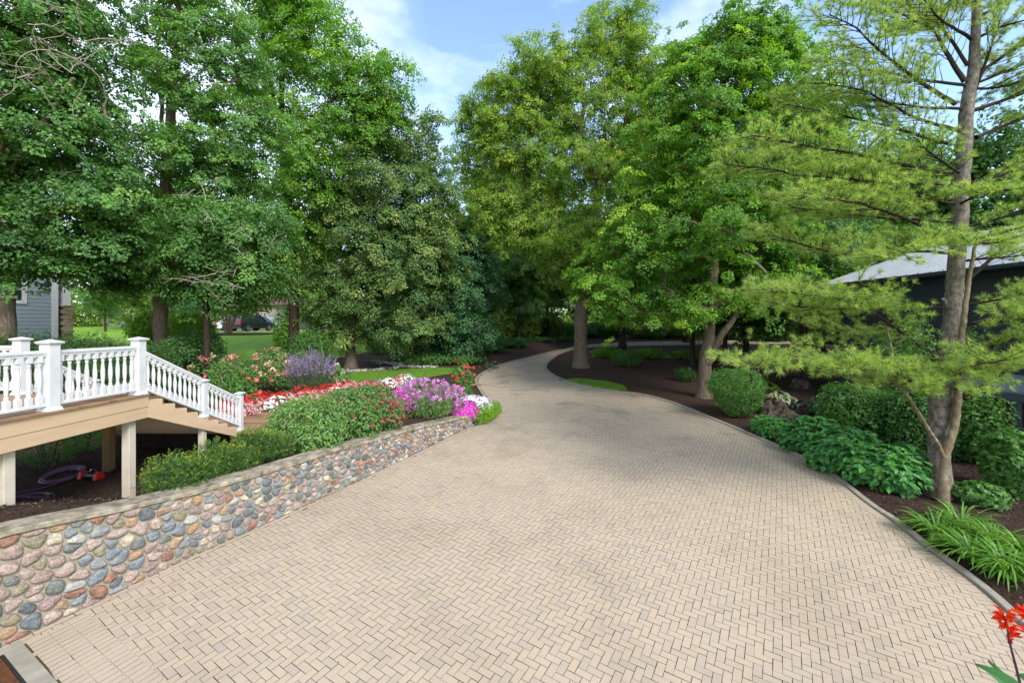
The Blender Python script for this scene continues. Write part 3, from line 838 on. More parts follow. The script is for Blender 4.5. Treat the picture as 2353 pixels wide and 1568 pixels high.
def skeleton(stems, targets, g, start_h, seg=.8, up=.25):
    """stems: list of (points, radii); grows a limb from the nearest wood to every target"""
    pos, par, rad, free = [], [], [], []
    for p, r in stems:
        k0 = len(pos)
        for i in range(len(p)):
            pos.append(p[i]); rad.append(r[i]); par.append(k0 + i - 1 if i else -1)
            free.append(p[i][2] > start_h)
    nst = len(pos)
    stem_xy = np.array(pos)
    order = np.argsort([np.min(np.linalg.norm(stem_xy - t, axis=1)) for t in targets])
    chains = []; ends = []
    for ti in order:
        t = targets[ti]; Pn = np.array(pos); d = Pn - t
        dist = np.linalg.norm(d, axis=1) + np.maximum(d[:, 2], 0) * .8
        dist = np.where(np.array(free), dist, 1e9)
        # favour the stem a little so limbs rise from it
        k = int(np.argmin(dist)); a = Pn[k]; L = np.linalg.norm(t - a)
        n = max(2, int(L / seg) + 1); ch = [k]
        for i in range(1, n + 1):
            f = i / n
            q = a + (t - a) * f + np.array([0, 0, up * L * math.sin(f * math.pi) * .35]) + (g.normal(0, .06 * min(L, 2.5), 3) if i < n else 0)
            pos.append(q); par.append(ch[-1]); rad.append(0); free.append(True); ch.append(len(pos) - 1)
        chains.append(ch); ends.append(len(pos) - 1)
    tips = np.zeros(len(pos))
    for e in ends:
        k = e
        while k != -1: tips[k] += 1; k = par[k]
    return np.array(pos), rad, tips, chains, nst

def limb_mesh(m, pos, rad, tips, chains, nst, base, k=.0135, pw=.56):
    r = base + k * np.maximum(tips, 1) ** pw
    for i in range(nst): r[i] = max(rad[i], .02)
    for ch in chains:
        q = pos[ch]; rr = r[ch].copy()
        if ch[0] < nst: rr[0] = min(r[ch[0]], rr[1] * 1.25)
        rr[-1] *= .5
        m.tube(q, rr, 5 if rr.max() < .05 else 7, cap=False)

def clump_leaves(m, cen, n, sx, sz, L, W, g, tint0, tvar, out=None, mat=0, shape='kite', upw=1.0, rnd=.34, sub=5):
    """every centre carries a few flat leaf sprays; the leaves of one spray lie much the same way"""
    n = int(n * 1.75); L = L * .68; k = max(4, n // sub); C = len(cen)
    sc = np.repeat(cen, sub, 0); S_ = len(sc)
    so = g.normal(size=(S_, 3)) * np.array([sx, sx, sz * 1.25]); sc = sc + so; sc[:, 2] -= .18 * (so[:, 0] ** 2 + so[:, 1] ** 2) / max(sx, .1)
    sn = np.tile([0, 0, upw], (S_, 1)) + g.normal(0, .28, (S_, 3)); sn[:, :2] += so[:, :2] / max(sx, .1) * .3
    if out is not None: sn += np.repeat(out, sub, 0) * np.array([.75, .75, .35])
    sn /= np.linalg.norm(sn, axis=1)[:, None]
    st = np.repeat(tint0 + g.normal(0, tvar, C), sub) + g.normal(0, tvar * .8, S_)
    a = np.cross(sn, g.normal(size=(S_, 3))); a /= np.linalg.norm(a, axis=1)[:, None]; b = np.cross(sn, a)
    r = np.repeat(g.uniform(.7, 1.25, S_) * sx * .62, k); th = g.uniform(0, 6.283, S_ * k); q = np.sqrt(g.random(S_ * k))
    A2, B2, N2 = np.repeat(a, k, 0), np.repeat(b, k, 0), np.repeat(sn, k, 0)
    rad = A2 * np.cos(th)[:, None] + B2 * np.sin(th)[:, None]
    p = np.repeat(sc, k, 0) + rad * (q * r)[:, None] + N2 * (g.normal(0, sz * .32, S_ * k) - .28 * q ** 2 * r)[:, None]
    N = len(p); nr = N2 + rad * (q * .4)[:, None] + g.normal(0, rnd, (N, 3))
    ax = rad + g.normal(0, .5, (N, 3)) - np.array([0, 0, .3])
    m.leaves(p, nr, L * g.uniform(.65, 1.25, N), W, g, np.clip(np.repeat(st, k) + g.normal(0, .1, N), 0, 1), mat, axis=ax, shape=shape)

def blob_points(blobs, Y, n, g, shell=.3, mind=.0):
    """clump centres inside ellipsoids given in picture pixels at depth Y"""
    B = []
    for bl in blobs:
        u, v, ru, rv = bl[:4]; dY = bl[4] if len(bl) > 4 else 0; ry = bl[5] if len(bl) > 5 else None
        c = P(u, v, Y + dY); k = (Y + dY) / F
        B.append((c, np.array([ru * k, ry or ru * k * .9, rv * k])))
    w = np.array([np.prod(r) ** .75 for c, r in B]); w /= w.sum()
    pts, outs = [], []
    tries = 0
    while len(pts) < n and tries < n * 30:
        tries += 1
        c, r = B[g.choice(len(B), p=w)]
        d = g.normal(size=3); d /= np.linalg.norm(d)
        q = c + d * r * g.random() ** shell
        if mind and pts:
            e = np.linalg.norm((np.array(pts[-400:]) - q) * np.array([1, 1, 1.6]), axis=1).min()
            if e < mind: continue
        pts.append(q); outs.append(d)
    return np.array(pts), np.array(outs)

def tree(name, label, cat, Y, stems, blobs, nclump, nleaf, leaf, mat, seed, bark='bark', L=.15, W=.85, sx=.55, sz=.2, tint=.45, tvar=.13, mind=.0, group=None, start=None, base=None,
         flare=1.5, dead=0, bare=None, shape='kite', shell=.3, rnd=.34):
    g = np.random.default_rng(seed)
    sp = []
    for i, st in enumerate(stems):                           # (u, v, dY, radius)
        p = [P(u, v, Y + dy) for u, v, dy, r in st]; r = [q[3] for q in st]
        if i == 0:
            x, y = p[0][:2]; z0 = zg(x, y) - .1 if base is None else base
            p[0][2] = max(z0, p[0][2]) if base is None and p[0][2] < z0 else p[0][2]
            p = [np.array([x, y, z0]), np.array([x, y, z0 + .25]), np.array([x, y, z0 + .8]) * .7 + np.array([*p[1][:2], z0 + .8]) * .3] + p[1:]
            r = [r[0] * flare, r[0] * (1 + (flare - 1) * .45), r[0]] + r[1:]
        q, rr = resample(p, r, .5)
        q[2:-1] += g.normal(0, .02, q[2:-1].shape)
        sp.append((q, rr))
    root = thing(name, label, cat, tuple(sp[0][0][0]), group)
    tg, out = blob_points(blobs, Y, nclump, g, mind=mind, shell=shell)
    sh = start if start is not None else sp[0][0][0][2] + .28 * (sp[0][0][-1][2] - sp[0][0][0][2])
    pos, rad, tips, chains, nst = skeleton(sp, tg, g, sh)
    tr = MB()
    for i, (q, rr) in enumerate(sp): tr.tube(q, rr, 14 if i == 0 else 9, wob=.05, rng=g)
    limb_mesh(tr, pos, rad, tips, chains, nst, .008)
    tr.build('trunk', M[bark], root, smooth=True)
    lf = MB()
    clump_leaves(lf, tg, nleaf, sx, sz, L, W, g, tint, tvar, out, shape=shape, rnd=rnd)
    # leaves along the last stretch of every limb
    mids = np.array([pos[ch[-2]] for ch in chains if len(ch) > 2])
    if len(mids): clump_leaves(lf, mids, max(4, nleaf // 3), sx * .8, sz, L, W, g, tint - .05, tvar, shape=shape, rnd=rnd)
    lf.build('crown', M[mat], root)
    if bare:                                                # leafless twigs
        for (u, v, dY, n, sp_) in bare:
            for _ in range(n):
                b = MB(); a = P(u, v, Y + dY) + g.normal(0, sp_ * .25, 3); d = g.normal(size=3) * np.array([1, .6, .55]); d /= np.linalg.norm(d)
                Ln = g.uniform(.5, 1.) * sp_; pts = [a]
                for i in range(7):
                    d = d + g.normal(0, .22, 3); d /= np.linalg.norm(d); pts.append(pts[-1] + d * Ln / 7)
                b.tube(pts, np.linspace(.014, .004, 8), 4, cap=False)
                for i in (2, 3, 4, 5):
                    e = g.normal(size=3); e = d + e * .8; e /= np.linalg.norm(e); ps = [pts[i], pts[i] + e * Ln * .16, pts[i] + e * Ln * .3 + g.normal(0, .04, 3)]
                    b.tube(ps, [.007, .005, .003], 4, cap=False)
                b.build('dead_branch', M['twig'], root, smooth=True)
    return root

# --- left of the drive
tree('maple_tree', 'broad dark maple at the left edge, in front of the grey house', 'tree', 14.2,
     [[(8, 760, 0, .33), (5, 600, 0, .27), (10, 420, .2, .22), (30, 200, .4, .15), (50, 0, .6, .09), (60, -160, .6, .04)],
      [(10, 420, .2, .14), (90, 300, -.4, .1), (170, 180, -.8, .05)]],
     [(70, 330, 190, 210), (60, 90, 170, 170), (185, 500, 150, 90), (40, 560, 150, 70), (130, 250, 120, 160), (110, -60, 120, 100), (90, 608, 90, 18, -.6), (240, 440, 80, 60), (-90, 400, 150, 250), (130, 582, 150, 36)],
     310, 190, 'maple', 'maple', 11, L=.155, tint=.30, sx=.46, sz=.13, bare=[(120, 130, -3.2, 9, 1.6), (170, 90, -3.2, 8, 1.5), (60, 170, -3.2, 6, 1.3)], mind=.45)
tree('maple_tree', 'tall maple rising behind the deck stairs with a straight pale trunk', 'tree', 18.5,
     [[(366, 790, 0, .26), (370, 640, 0, .235), (376, 470, 0, .21), (386, 320, 0, .19), (400, 180, 0, .15), (408, 40, .2, .11), (412, -90, .2, .07), (414, -220, .2, .03)],
      [(378, 400, 0, .1), (372, 280, .2, .08), (366, 140, .2, .05)], [(384, 345, 0, .11), (450, 280, -.4, .08), (520, 190, -.6, .04)]],
     [(405, 20, 110, 80), (395, -110, 110, 90), (330, 120, 60, 70), (480, 150, 130, 130), (430, 390, 170, 100), (320, 470, 120, 80), (540, 330, 130, 120), (300, 590, 130, 62), (430, 560, 170, 90), (540, 600, 110, 70), (320, 300, 50, 60), (255, 610, 90, 45, -1)],
     330, 185, 'maple', 'maple', 12, L=.16, tint=.50, sx=.47, sz=.13, bare=[(470, 470, -4, 5, 1.3), (505, 640, -3.6, 8, 1.5), (560, 560, -3.5, 5, 1.2)], mind=.5)
tree('maple_tree', 'slender dark maple between the straight pale trunk and the parked cars', 'tree', 17.2,
     [[(474, 800, 0, .12), (473, 700, 0, .11), (477, 600, 0, .09), (490, 500, 0, .06), (500, 430, 0, .03)]],
     [(500, 560, 110, 80), (560, 640, 90, 60), (440, 640, 70, 40), (590, 520, 80, 80), (470, 480, 70, 60)],
     105, 190, 'maple', 'maple', 13, bark='barkdark', L=.15, tint=.42, mind=.45)
tree('maple_tree', 'tall maple with a black trunk and a long limb reaching up right over the lawn', 'tree', 24.,
     [[(676, 830, 0, .27), (675, 700, 0, .26), (670, 560, 0, .24), (655, 420, 0, .2), (645, 280, 0, .16), (650, 120, 0, .11), (655, -60, 0, .05)],
      [(655, 345, -.3, .13), (720, 290, -.8, .11), (780, 205, -1.2, .08), (815, 130, -1.4, .04)], [(648, 300, 0, .1), (610, 150, 0, .07), (600, 20, 0, .04)]],
     [(812, 150, 85, 72), (690, 10, 90, 75), (720, 100, 110, 90), (640, 40, 90, 100), (800, 260, 110, 90), (690, 420, 120, 110), (870, 210, 60, 95), (620, 230, 80, 110), (740, 360, 100, 90), (885, 190, 35, 50), (700, 560, 80, 70), (640, -60, 100, 80), (610, 640, 60, 60), (905, 200, 45, 85)],
     330, 170, 'maple', 'maplebright', 14, bark='barkdark', L=.18, tint=.42, sx=.6, sz=.24, mind=.55, shell=.36)
tree('linden_tree', 'dense olive green linden with a short flared trunk beside the river stones', 'tree', 25.,
     [[(806, 848, 0, .3), (806, 790, 0, .26), (810, 650, 0, .22), (830, 450, 0, .15), (860, 250, 0, .06)], [(812, 640, .2, .14), (890, 470, .4, .1), (940, 290, .4, .05)]],
     [(900, 430, 125, 130), (820, 560, 120, 140), (910, 640, 125, 140), (985, 340, 55, 85), (760, 690, 70, 85), (880, 290, 75, 65), (960, 540, 90, 130), (840, 720, 110, 60), (1010, 420, 40, 80), (935, 755, 90, 45), (790, 430, 60, 80), (1030, 480, 40, 85)],
     430, 200, 'linden', 'linden', 15, L=.165, tint=.55, tvar=.17, sx=.52, sz=.27, mind=.5, shell=.22, start=2.2)
tree('dark_tree', 'low spreading dark bluish-green tree at the bend beside the linden', 'tree', 28.,
     [[(1060, 845, 0, .16), (1058, 760, 0, .14), (1052, 640, 0, .1), (1055, 520, 0, .04)]],
     [(1050, 640, 75, 110), (1080, 740, 55, 80), (1000, 770, 70, 45), (1072, 560, 50, 65), (1020, 690, 70, 80), (1085, 800, 45, 30), (950, 800, 60, 22)],
     200, 190, 'dark', 'darkleaf', 16, bark='barkdark', L=.2, tint=.45, sx=.6, sz=.28, mind=.5, shell=.22)
# --- right of the drive
tree('elm_tree', 'tallest airy tree, thick flared trunk on the mulch island inside the drive bend', 'tree', 26.9,
     [[(1334, 846, 0, .44), (1334, 760, 0, .40), (1338, 680, 0, .36), (1350, 570, 0, .33), (1368, 480, 0, .3), (1383, 424, 0, .26), (1425, 340, 0, .17), (1450, 220, .2, .12), (1445, 100, .3, .08), (1440, -20, .3, .03)],
      [(1380, 430, 0, .2), (1352, 380, -.2, .17), (1330, 330, -.3, .14), (1342, 240, -.3, .1), (1300, 140, -.2, .05)], [(1340, 345, -.3, .12), (1270, 300, -.4, .08), (1190, 240, -.4, .04)],
      [(1345, 600, 0, .14), (1290, 520, -.5, .1), (1230, 450, -.8, .05)]],
     [(1160, 260, 95, 110), (1230, 170, 100, 80), (1320, 190, 120, 110), (1400, 110, 100, 90), (1445, 55, 55, 50), (1200, 400, 100, 110), (1120, 330, 60, 80), (1310, 370, 130, 110), (1270, 540, 100, 80), (1400, 540, 100, 80), (1450, 260, 80, 110), (1180, 520, 70, 70), (1350, 640, 90, 30), (1350, 570, 110, 60, -1.5), (1090, 300, 55, 80), (1085, 410, 55, 80), (1130, 490, 70, 80), (1480, 150, 70, 80), (1470, 330, 90, 110)],
     860, 150, 'elm', 'elm', 17, bark='bark', L=.175, W=.72, tint=.5, sx=.42, sz=.26, mind=.5, shell=.36, flare=1.45, rnd=.5)
tree('maple_tree', 'full maple with a forked trunk standing in mulch left of the clipped round shrub', 'tree', 18.9,
     [[(1618, 918, 0, .28), (1622, 820, 0, .25), (1632, 720, 0, .22), (1640, 600, 0, .18), (1655, 450, 0, .14), (1660, 300, 0, .1), (1655, 120, 0, .05)],
      [(1624, 835, -.1, .17), (1655, 775, -.2, .14), (1690, 725, -.2, .125), (1712, 650, -.2, .09), (1760, 540, -.4, .05)]],
     [(1640, 190, 150, 120), (1590, 330, 150, 130), (1750, 190, 110, 120), (1790, 330, 110, 110), (1510, 420, 100, 100), (1650, 530, 180, 100), (1480, 620, 90, 60), (1720, 670, 75, 60, -1.5), (1560, 690, 130, 45), (1690, 90, 60, 50), (1740, 430, 130, 90), (1460, 540, 80, 70), (1440, 690, 60, 55), (1800, 560, 90, 70), (1840, 120, 60, 60), (1390, 640, 70, 60), (1780, 90, 70, 50), (1560, 210, 90, 80), (1720, 65, 90, 60), (1600, 115, 80, 60), (1850, 260, 90, 110)],
     520, 190, 'maple', 'maplebright', 18, L=.15, tint=.42, tvar=.18, sx=.44, sz=.14, mind=.45, start=2.9)
# ------------------------------------------------------------------ white pine on the right
def pine():
    g = np.random.default_rng(5); Y = 9.65
    st = [(2153, 1125, 0, .25), (2155, 1060, 0, .225), (2159, 925, 0, .215), (2174, 838, 0, .195), (2186, 760, 0, .19), (2192, 680, 0, .175), (2203, 515, 0, .165), (2214, 351, 0, .15), (2217, 263, 0, .14), (2239, 131, 0, .11), (2242, 0, 0, .085), (2246, -200, 0, .05), (2248, -330, 0, .02)]
    p = [P(u, v, Y + d) for u, v, d, r in st]; r = [q[3] * .88 for q in st]
    z0 = zg(p[0][0], p[0][1]) - .12; p = [np.array([p[0][0], p[0][1], z0])] + [np.array([p[0][0], p[0][1], z0 + .3])] + p[1:]; r = [.32, .265] + r[1:]
    q, rr = resample(p, r, .22); q[3:-1] += g.normal(0, .012, q[3:-1].shape)
    root = thing('pine_tree', 'big yellowish-green white pine with layered needle branches in front of the dark garage', 'tree', tuple(q[0]))
    m = MB(); m.tube(q, rr, 20, wob=.07, rng=g)
    # knots and a sawn branch stub
    c = P(2138, 1002, Y - .22); 
    def stub(u, v, d, ln, ra): m.tube([P(u, v, Y - .12), P(u, v, Y - .12) + np.array(d) * ln], [ra * 1.3, ra], 9)
    stub(2165, 1005, (.15, -1, .1), .17, .035); stub(2172, 700, (-.8, -.6, .5), .25, .03)
    m.build('trunk', M['pinebark'], root, smooth=True)
    main = [  # picture path of each main branch, depth offset of the tip, radius, where the needles start
        ([(2194, 239), (2106, 188), (2023, 127), (1961, 70), (1890, 40)], -.9, .05, .3), ([(2216, 188), (2159, 101), (2150, 70), (2097, 44), (2010, -8)], .2, .055, .45),
        ([(2185, 403), (2058, 364), (1957, 340), (1850, 322), (1720, 300)], -1., .05, .3), ([(2194, 421), (1988, 412), (1812, 395), (1660, 372)], -.6, .045, .35),
        ([(2185, 508), (2031, 504), (1834, 478), (1770, 462)], .6, .04, .35), ([(2154, 544), (2075, 500), (1966, 467), (1830, 455)], -1.2, .04, .3),
        ([(2185, 581), (1990, 574), (1887, 568), (1755, 530)], -.5, .038, .5), ([(2197, 847), (2075, 769), (2006, 713), (1940, 690), (1755, 670)], -1.4, .042, .4),
        ([(2167, 706), (1960, 706), (1860, 700), (1770, 690)], -1., .03, .35), ([(2155, 838), (2010, 838), (1860, 830), (1700, 826)], -1.6, .035, .4),
        ([(2160, 800), (2040, 770), (1930, 765), (1880, 750)], .8, .03, .3),
        ([(2180, 330), (2080, 300), (1930, 262), (1800, 240)], .9, .04, .3), ([(2200, 300), (2100, 270), (1990, 210), (1880, 190)], -.4, .04, .3),
        ([(2222, 150), (2160, 60), (2080, 10), (2000, -30)], 1., .04, .3), ([(2230, 90), (2150, 40), (2110, -20)], -.8, .04, .3),
        ([(2175, 880), (2080, 860), (1990, 850), (1930, 842)], -1.7, .03, .3), ([(2170, 890), (2110, 860), (2060, 880)], -1.1, .025, .3), ([(2190, 860), (2200, 850), (2180, 890)], -1.3, .02, .2),
        ([(2200, 830), (2280, 795), (2360, 770), (2480, 745)], -1.2, .045, .15), ([(2200, 900), (2256, 893), (2315, 854), (2400, 800)], -1.0, .04, .2),
        ([(2229, 236), (2260, 150), (2277, 95), (2300, 30)], -.3, .045, .55), ([(2233, 254), (2352, 214), (2480, 180)], -.5, .05, .35), ([(2242, 316), (2352, 272), (2500, 230)], .3, .05, .3),
        ([(2233, 421), (2352, 386), (2500, 350)], -.6, .05, .1), ([(2225, 520), (2300, 500), (2420, 470)], -.8, .04, .1), ([(2215, 650), (2320, 560), (2420, 500)], .4, .045, .5),
        ([(2210, 700), (2300, 690), (2420, 660)], -.9, .035, .25), ([(2230, 180), (2330, 110), (2440, 70)], .3, .045, .2), ([(2245, 40), (2320, 0), (2420, -40)], 0, .04, .2),
        ([(2210, 600), (2280, 590), (2380, 580)], -.7, .035, .1), ([(2240, 90), (2300, 60), (2380, 40)], -.7, .035, .2), ([(2205, 745), (2290, 740), (2400, 720)], -1.3, .03, .2),
        ([(2200, 870), (2240, 840), (2290, 830)], -1.6, .03, .1), ([(2180, 560), (2100, 560), (2030, 590)], -1.5, .03, .4), ([(2200, 470), (2250, 450), (2300, 440)], -1.5, .03, .2), ([(2195, 560), (2220, 555), (2260, 560)], -1.6, .025, .1)]
    for k in range(16):                                          # branches on the far side
        v = g.choice([g.uniform(-150, 470), g.uniform(690, 780)], p=[.85, .15]); a = g.uniform(-.4, 3.5) if v < 500 else g.uniform(-.3, .9); ln = g.uniform(1.6, 3.2)
        main.append((None, (v, a, ln), .035, .3))
    br = MB(); nd = MB(); tw_end = []
    def tufts(pts, n, sc=1.):
        for _ in range(n):
            k = g.random() ** .8 * (len(pts) - 1); i = min(int(k), len(pts) - 2); f = k - i
            c = pts[i] * (1 - f) + pts[i + 1] * f; d = pts[i + 1] - pts[i]; d /= np.linalg.norm(d) + 1e-9
            tw_end.append((c, d, sc))
        tw_end.append((pts[-1], (pts[-1] - pts[-2]) / (np.linalg.norm(pts[-1] - pts[-2]) + 1e-9), sc * 1.1))
    for path, dep, rad, st_ in main:
        if path is None:
            v, a, ln = dep; o = P(2215, v, Y); d = np.array([math.cos(a), math.sin(a) * .9, g.uniform(.0, .35)]); p = np.array([o + d * ln * f + np.array([0, 0, .25 * f * f]) for f in np.linspace(0, 1, 5)])
        else:
            n = len(path); p = np.array([P(u, v, Y + dep * (i / (n - 1)) ** 1.2) for i, (u, v) in enumerate(path)])
        q, _ = resample(p, [1] * len(p), .16); q[1:] += np.cumsum(g.normal(0, .008, (len(q) - 1, 3)), 0); q = smooth_line(q, 1)
        n = len(q); br.tube(q, np.linspace(rad, .007, n), 6, cap=False)
        L = np.linalg.norm(np.diff(q, axis=0), axis=1).sum()
        nt_ = int(L * 11)
        for j in range(nt_):
            f = .16 + .84 * (j + .5) / nt_; i = min(int(f * (n - 1)), n - 2); o = q[i]; d = q[i + 1] - q[i]; d /= np.linalg.norm(d)
            sd = np.cross(d, [0, 0, 1.]); sd /= np.linalg.norm(sd) + 1e-9; s = 1 if j % 2 else -1
            ln = (.3 + .75 * (1 - abs(f - .55) * 1.2)) * g.uniform(.55, 1.15) * min(1, L / 3 + .35)
            dr = d * .75 + sd * s * g.uniform(.5, 1.) + np.array([0, 0, g.uniform(-.12, .3)]); dr /= np.linalg.norm(dr)
            tp = [o]
            for k in range(4): dr = dr + g.normal(0, .1, 3) + np.array([0, 0, .03]); dr /= np.linalg.norm(dr); tp.append(tp[-1] + dr * ln / 4)
            tp = np.array(tp); br.tube(tp, np.linspace(.009, .004, 5), 4, cap=False)
            if f > st_ * g.uniform(.45, 1.1):
                tufts(tp[1:], int(ln * 6))
                for k in (1, 2, 3):
                    e = dr + np.cross(dr, [0, 0, 1.]) * g.choice([-1, 1]) * .9 + g.normal(0, .15, 3); e /= np.linalg.norm(e); l2 = ln * g.uniform(.22, .42)
                    t2 = np.array([tp[k], tp[k] + e * l2 * .5, tp[k] + e * l2 + np.array([0, 0, .03])]); br.tube(t2, [.005, .004, .003], 4, cap=False); tufts(t2, int(l2 * 5.5))
    br.build('branches', M['barkdark'], root, smooth=True)
    C = np.array([t[0] for t in tw_end]); Dr = np.array([t[1] for t in tw_end]); S_ = np.array([t[2] for t in tw_end]); K = 26
    c = np.repeat(C, K, 0); d = np.repeat(Dr, K, 0); N = len(c)
    v = d * .75 + g.normal(0, .6, (N, 3)) + np.array([0, 0, .18]); v /= np.linalg.norm(v, axis=1)[:, None]
    ln = g.uniform(.09, .145, N) * np.repeat(S_, K); sd = np.cross(v, g.normal(size=(N, 3))); sd /= np.linalg.norm(sd, axis=1)[:, None]
    w = .0042
    V = np.stack([c - sd * w, c + sd * w, c + v * ln[:, None] - np.array([0, 0, .012])], 1).reshape(-1, 3)
    t = np.clip(np.repeat(g.normal(.5, .2, len(C)), K) + g.normal(0, .12, N), 0, 1)
    nd.add(V, np.arange(N)[:, None] * 3 + np.arange(3), t)
    nd.build('needles', M['pineneedle'], root)
    print('pine needles', N)
pine()

def slim_tree():
    g = np.random.default_rng(8); Y = 9.3
    st = [(2166, 1150, 0, .085), (2166, 1090, 0, .08), (2172, 1040, .02, .08), (2190, 985, .05, .075), (2200, 920, .05, .07), (2205, 850, .05, .065), (2210, 760, 0, .055), (2222, 660, 0, .045), (2240, 560, 0, .03)]
    p = [P(u, v, Y + d) for u, v, d, r in st]; p[0][2] = zg(p[0][0], p[0][1]) - .08
    q, rr = resample(p, [.13] + [x[3] for x in st[1:]], .14); q[2:] += g.normal(0, .006, q[2:].shape)
    root = thing('slim_tree', 'slim lichen-spotted stem with one long bare bent branch, close in front of the pine trunk', 'tree', tuple(q[0]))
    m = MB(); m.tube(q, rr, 12, wob=.06, rng=g)
    b = [(2168, 1052, 0), (2155, 1020, -.05), (2132, 985, -.12), (2108, 945, -.15), (2086, 910, -.18), (2066, 890, -.2), (2048, 872, -.2), (2043, 850, -.2), (2050, 822, -.15), (2044, 780, -.1), (2035, 740, 0)]
    q2, r2 = resample([P(u, v, Y + d) for u, v, d in b], np.linspace(.042, .014, len(b)), .1); m.tube(smooth_line(q2, 1), np.interp(np.linspace(0, 1, len(smooth_line(q2, 1))), np.linspace(0, 1, len(r2)), r2), 8, cap=False)
    tg, out = blob_points([(2060, 770, 60, 45), (2110, 800, 40, 40, .8), (2070, 850, 60, 40, .5), (2230, 800, 50, 60, .6)], Y, 46, g)
    pos, rad, tips, ch, nst = skeleton([(q, rr), (q2, r2)], tg, g, 2.2, seg=.3)
    limb_mesh(m, pos, rad, tips, ch, nst, .005, .004)
    m.build('trunk', M['lichenbark'], root, smooth=True)
    lf = MB(); clump_leaves(lf, tg, 40, .16, .07, .085, .7, g, .5, .1); lf.build('crown', M['shrub'], root)
slim_tree()

# ------------------------------------------------------------------ trees standing further back, copied from three
def proto(name, label, X, Y, h, w, mat, seed, low=.18, nclump=190, nleaf=130, L=.24, tr=.2, **k):
    """a shade tree of height h and crown width w standing at X, Y"""
    u0 = CX + X / Y * F; s = F / Y; zb = zg(X, Y); vb = HV + (CZ - zb) * s
    g = np.random.default_rng(seed); bl = []
    for i in range(9):
        f = low + (1 - low) * (i + .5) / 9; ww = w / 2 * (math.sin(math.pi * min(1, (f - low) / (1 - low) * .86 + .16)) ** .7)
        a = g.uniform(0, 6.28); off = ww * .42
        bl.append((u0 + math.cos(a) * off * s, vb - f * h * s, ww * .72 * s, h * .105 * s, math.sin(a) * off, ww * .72))
    stems = [[(u0, vb, 0, tr), (u0 + g.normal(0, 4), vb - .25 * h * s, 0, tr * .85), (u0 + g.normal(0, 9), vb - .6 * h * s, 0, tr * .5), (u0 + g.normal(0, 12), vb - .95 * h * s, 0, tr * .12)]]
    return tree(name, label, 'tree', Y, stems, bl, nclump, nleaf, 0, mat, seed, L=L, sx=.6, sz=.24, start=zb + h * low, mind=.6, shell=.34, group='trees in the background', bark='barkdark', **k)
pa = proto('background_tree', 'dark maple directly behind the forked maple, right of its crown', 15.0, 27.5, 14.5, 10.5, 'maple', 31, tint=.42)
pb = proto('background_tree', 'dark wide tree whose trunk rises behind the hosta rocks', 15.1, 22.2, 11.5, 8, 'maple', 32, low=.3, L=.17, tint=.36, tr=.2, nleaf=150)
pc = proto('background_tree', 'sunlit pale green tree seen through the gap left of the tallest tree', -2.5, 49, 18, 13, 'farleaf', 33, L=.3, tint=.5, tr=.25, low=.12)
def more(src, x, y, s, rz, label):
    o = copy_tree(src, (x, y, zg(x, y) - .1), rz, (s, s, s * (1 + .08 * math.sin(x * 3)))); o['label'] = label
for src, x, y, s, rz, label in (
    (pa, 21.5, 30, 1.32, 1.2, 'dark maple behind the upper left branches of the pine'), (pa, 28.5, 29.5, 1.12, 2.6, 'dark maple above the pale metal roof, behind the pine trunk'),
    (pa, 35, 27, 1.0, 4.1, 'dark maple at the right edge of the picture behind the dark garage'), (pb, 11.4, 27.2, .8, .7, 'thin-trunked tree just left of the forked maple trunk'),
    (pb, 13.3, 27, .72, 2.2, 'thin-trunked tree just right of the forked maple trunk'), (pa, 9.5, 37, 1.4, 5.2, 'dark tree between the tallest tree and the forked maple'),
    (pa, 17, 42, 1.5, .4, 'dark tree across the far stretch of the drive'), (pb, 20.5, 25.5, .85, 3.9, 'dark understory tree left of the dark garage wall'),
    (pc, 3.5, 56, 1.4, 1., 'pale green tree far behind the thick trunk of the tallest tree'), (pa, -4.8, 41, .95, 2.9, 'dark tree on the bank left of the far drive'),
    (pb, .6, 38.5, .8, 5.5, 'small shaded tree at the top of the drive bend'), (pc, -13, 56, 1., 2.2, 'pale tree behind the linden and the parked cars'),
    (pc, -27, 58, .95, 3.3, 'pale tree behind the bright green hedge'), (pc, -38, 54, .85, 4.4, 'pale tree right of the grey house corner'),
    (pc, -50, 60, 1.05, .3, 'pale tall tree behind the grey house corner'), (pa, -20, 64, 1.1, 1.9, 'dark tall tree far behind the parked silver car'),
    (pb, -41.5, 44, .52, 1.1, 'small round lawn tree with a thin trunk right of the grey house'), (pb, -38.5, 49, .6, 2.9, 'small lawn tree with a forked dark trunk, second from the grey house'),
    (pa, 30, 44, 1.2, 3.3, 'dark tall tree beyond the garage roof'), (pa, 27.5, 21, 1., 2.2, 'dark maple rising just behind the pale metal roof'), (pa, 29, 14.5, .95, 5.5, 'dark maple behind the garage roof at the far right edge'), (pa, 24.5, 25.5, 1.02, .8, 'dark maple between the metal roof and the wide dark tree'), (pc, 12, 62, 1.2, 5., 'pale tall tree beyond the drive, right of the tallest tree'),
    (pa, -9, 46, .9, .9, 'dark tree closing the view above the river stones'), (pa, 3.6, 46, .95, 3.6, 'dark tree at the end of the drive'), (pc, -3, 64, 1.55, 2.5, 'pale tree at the back of the woods over the drive')):
    more(src, x, y, s, rz, label)

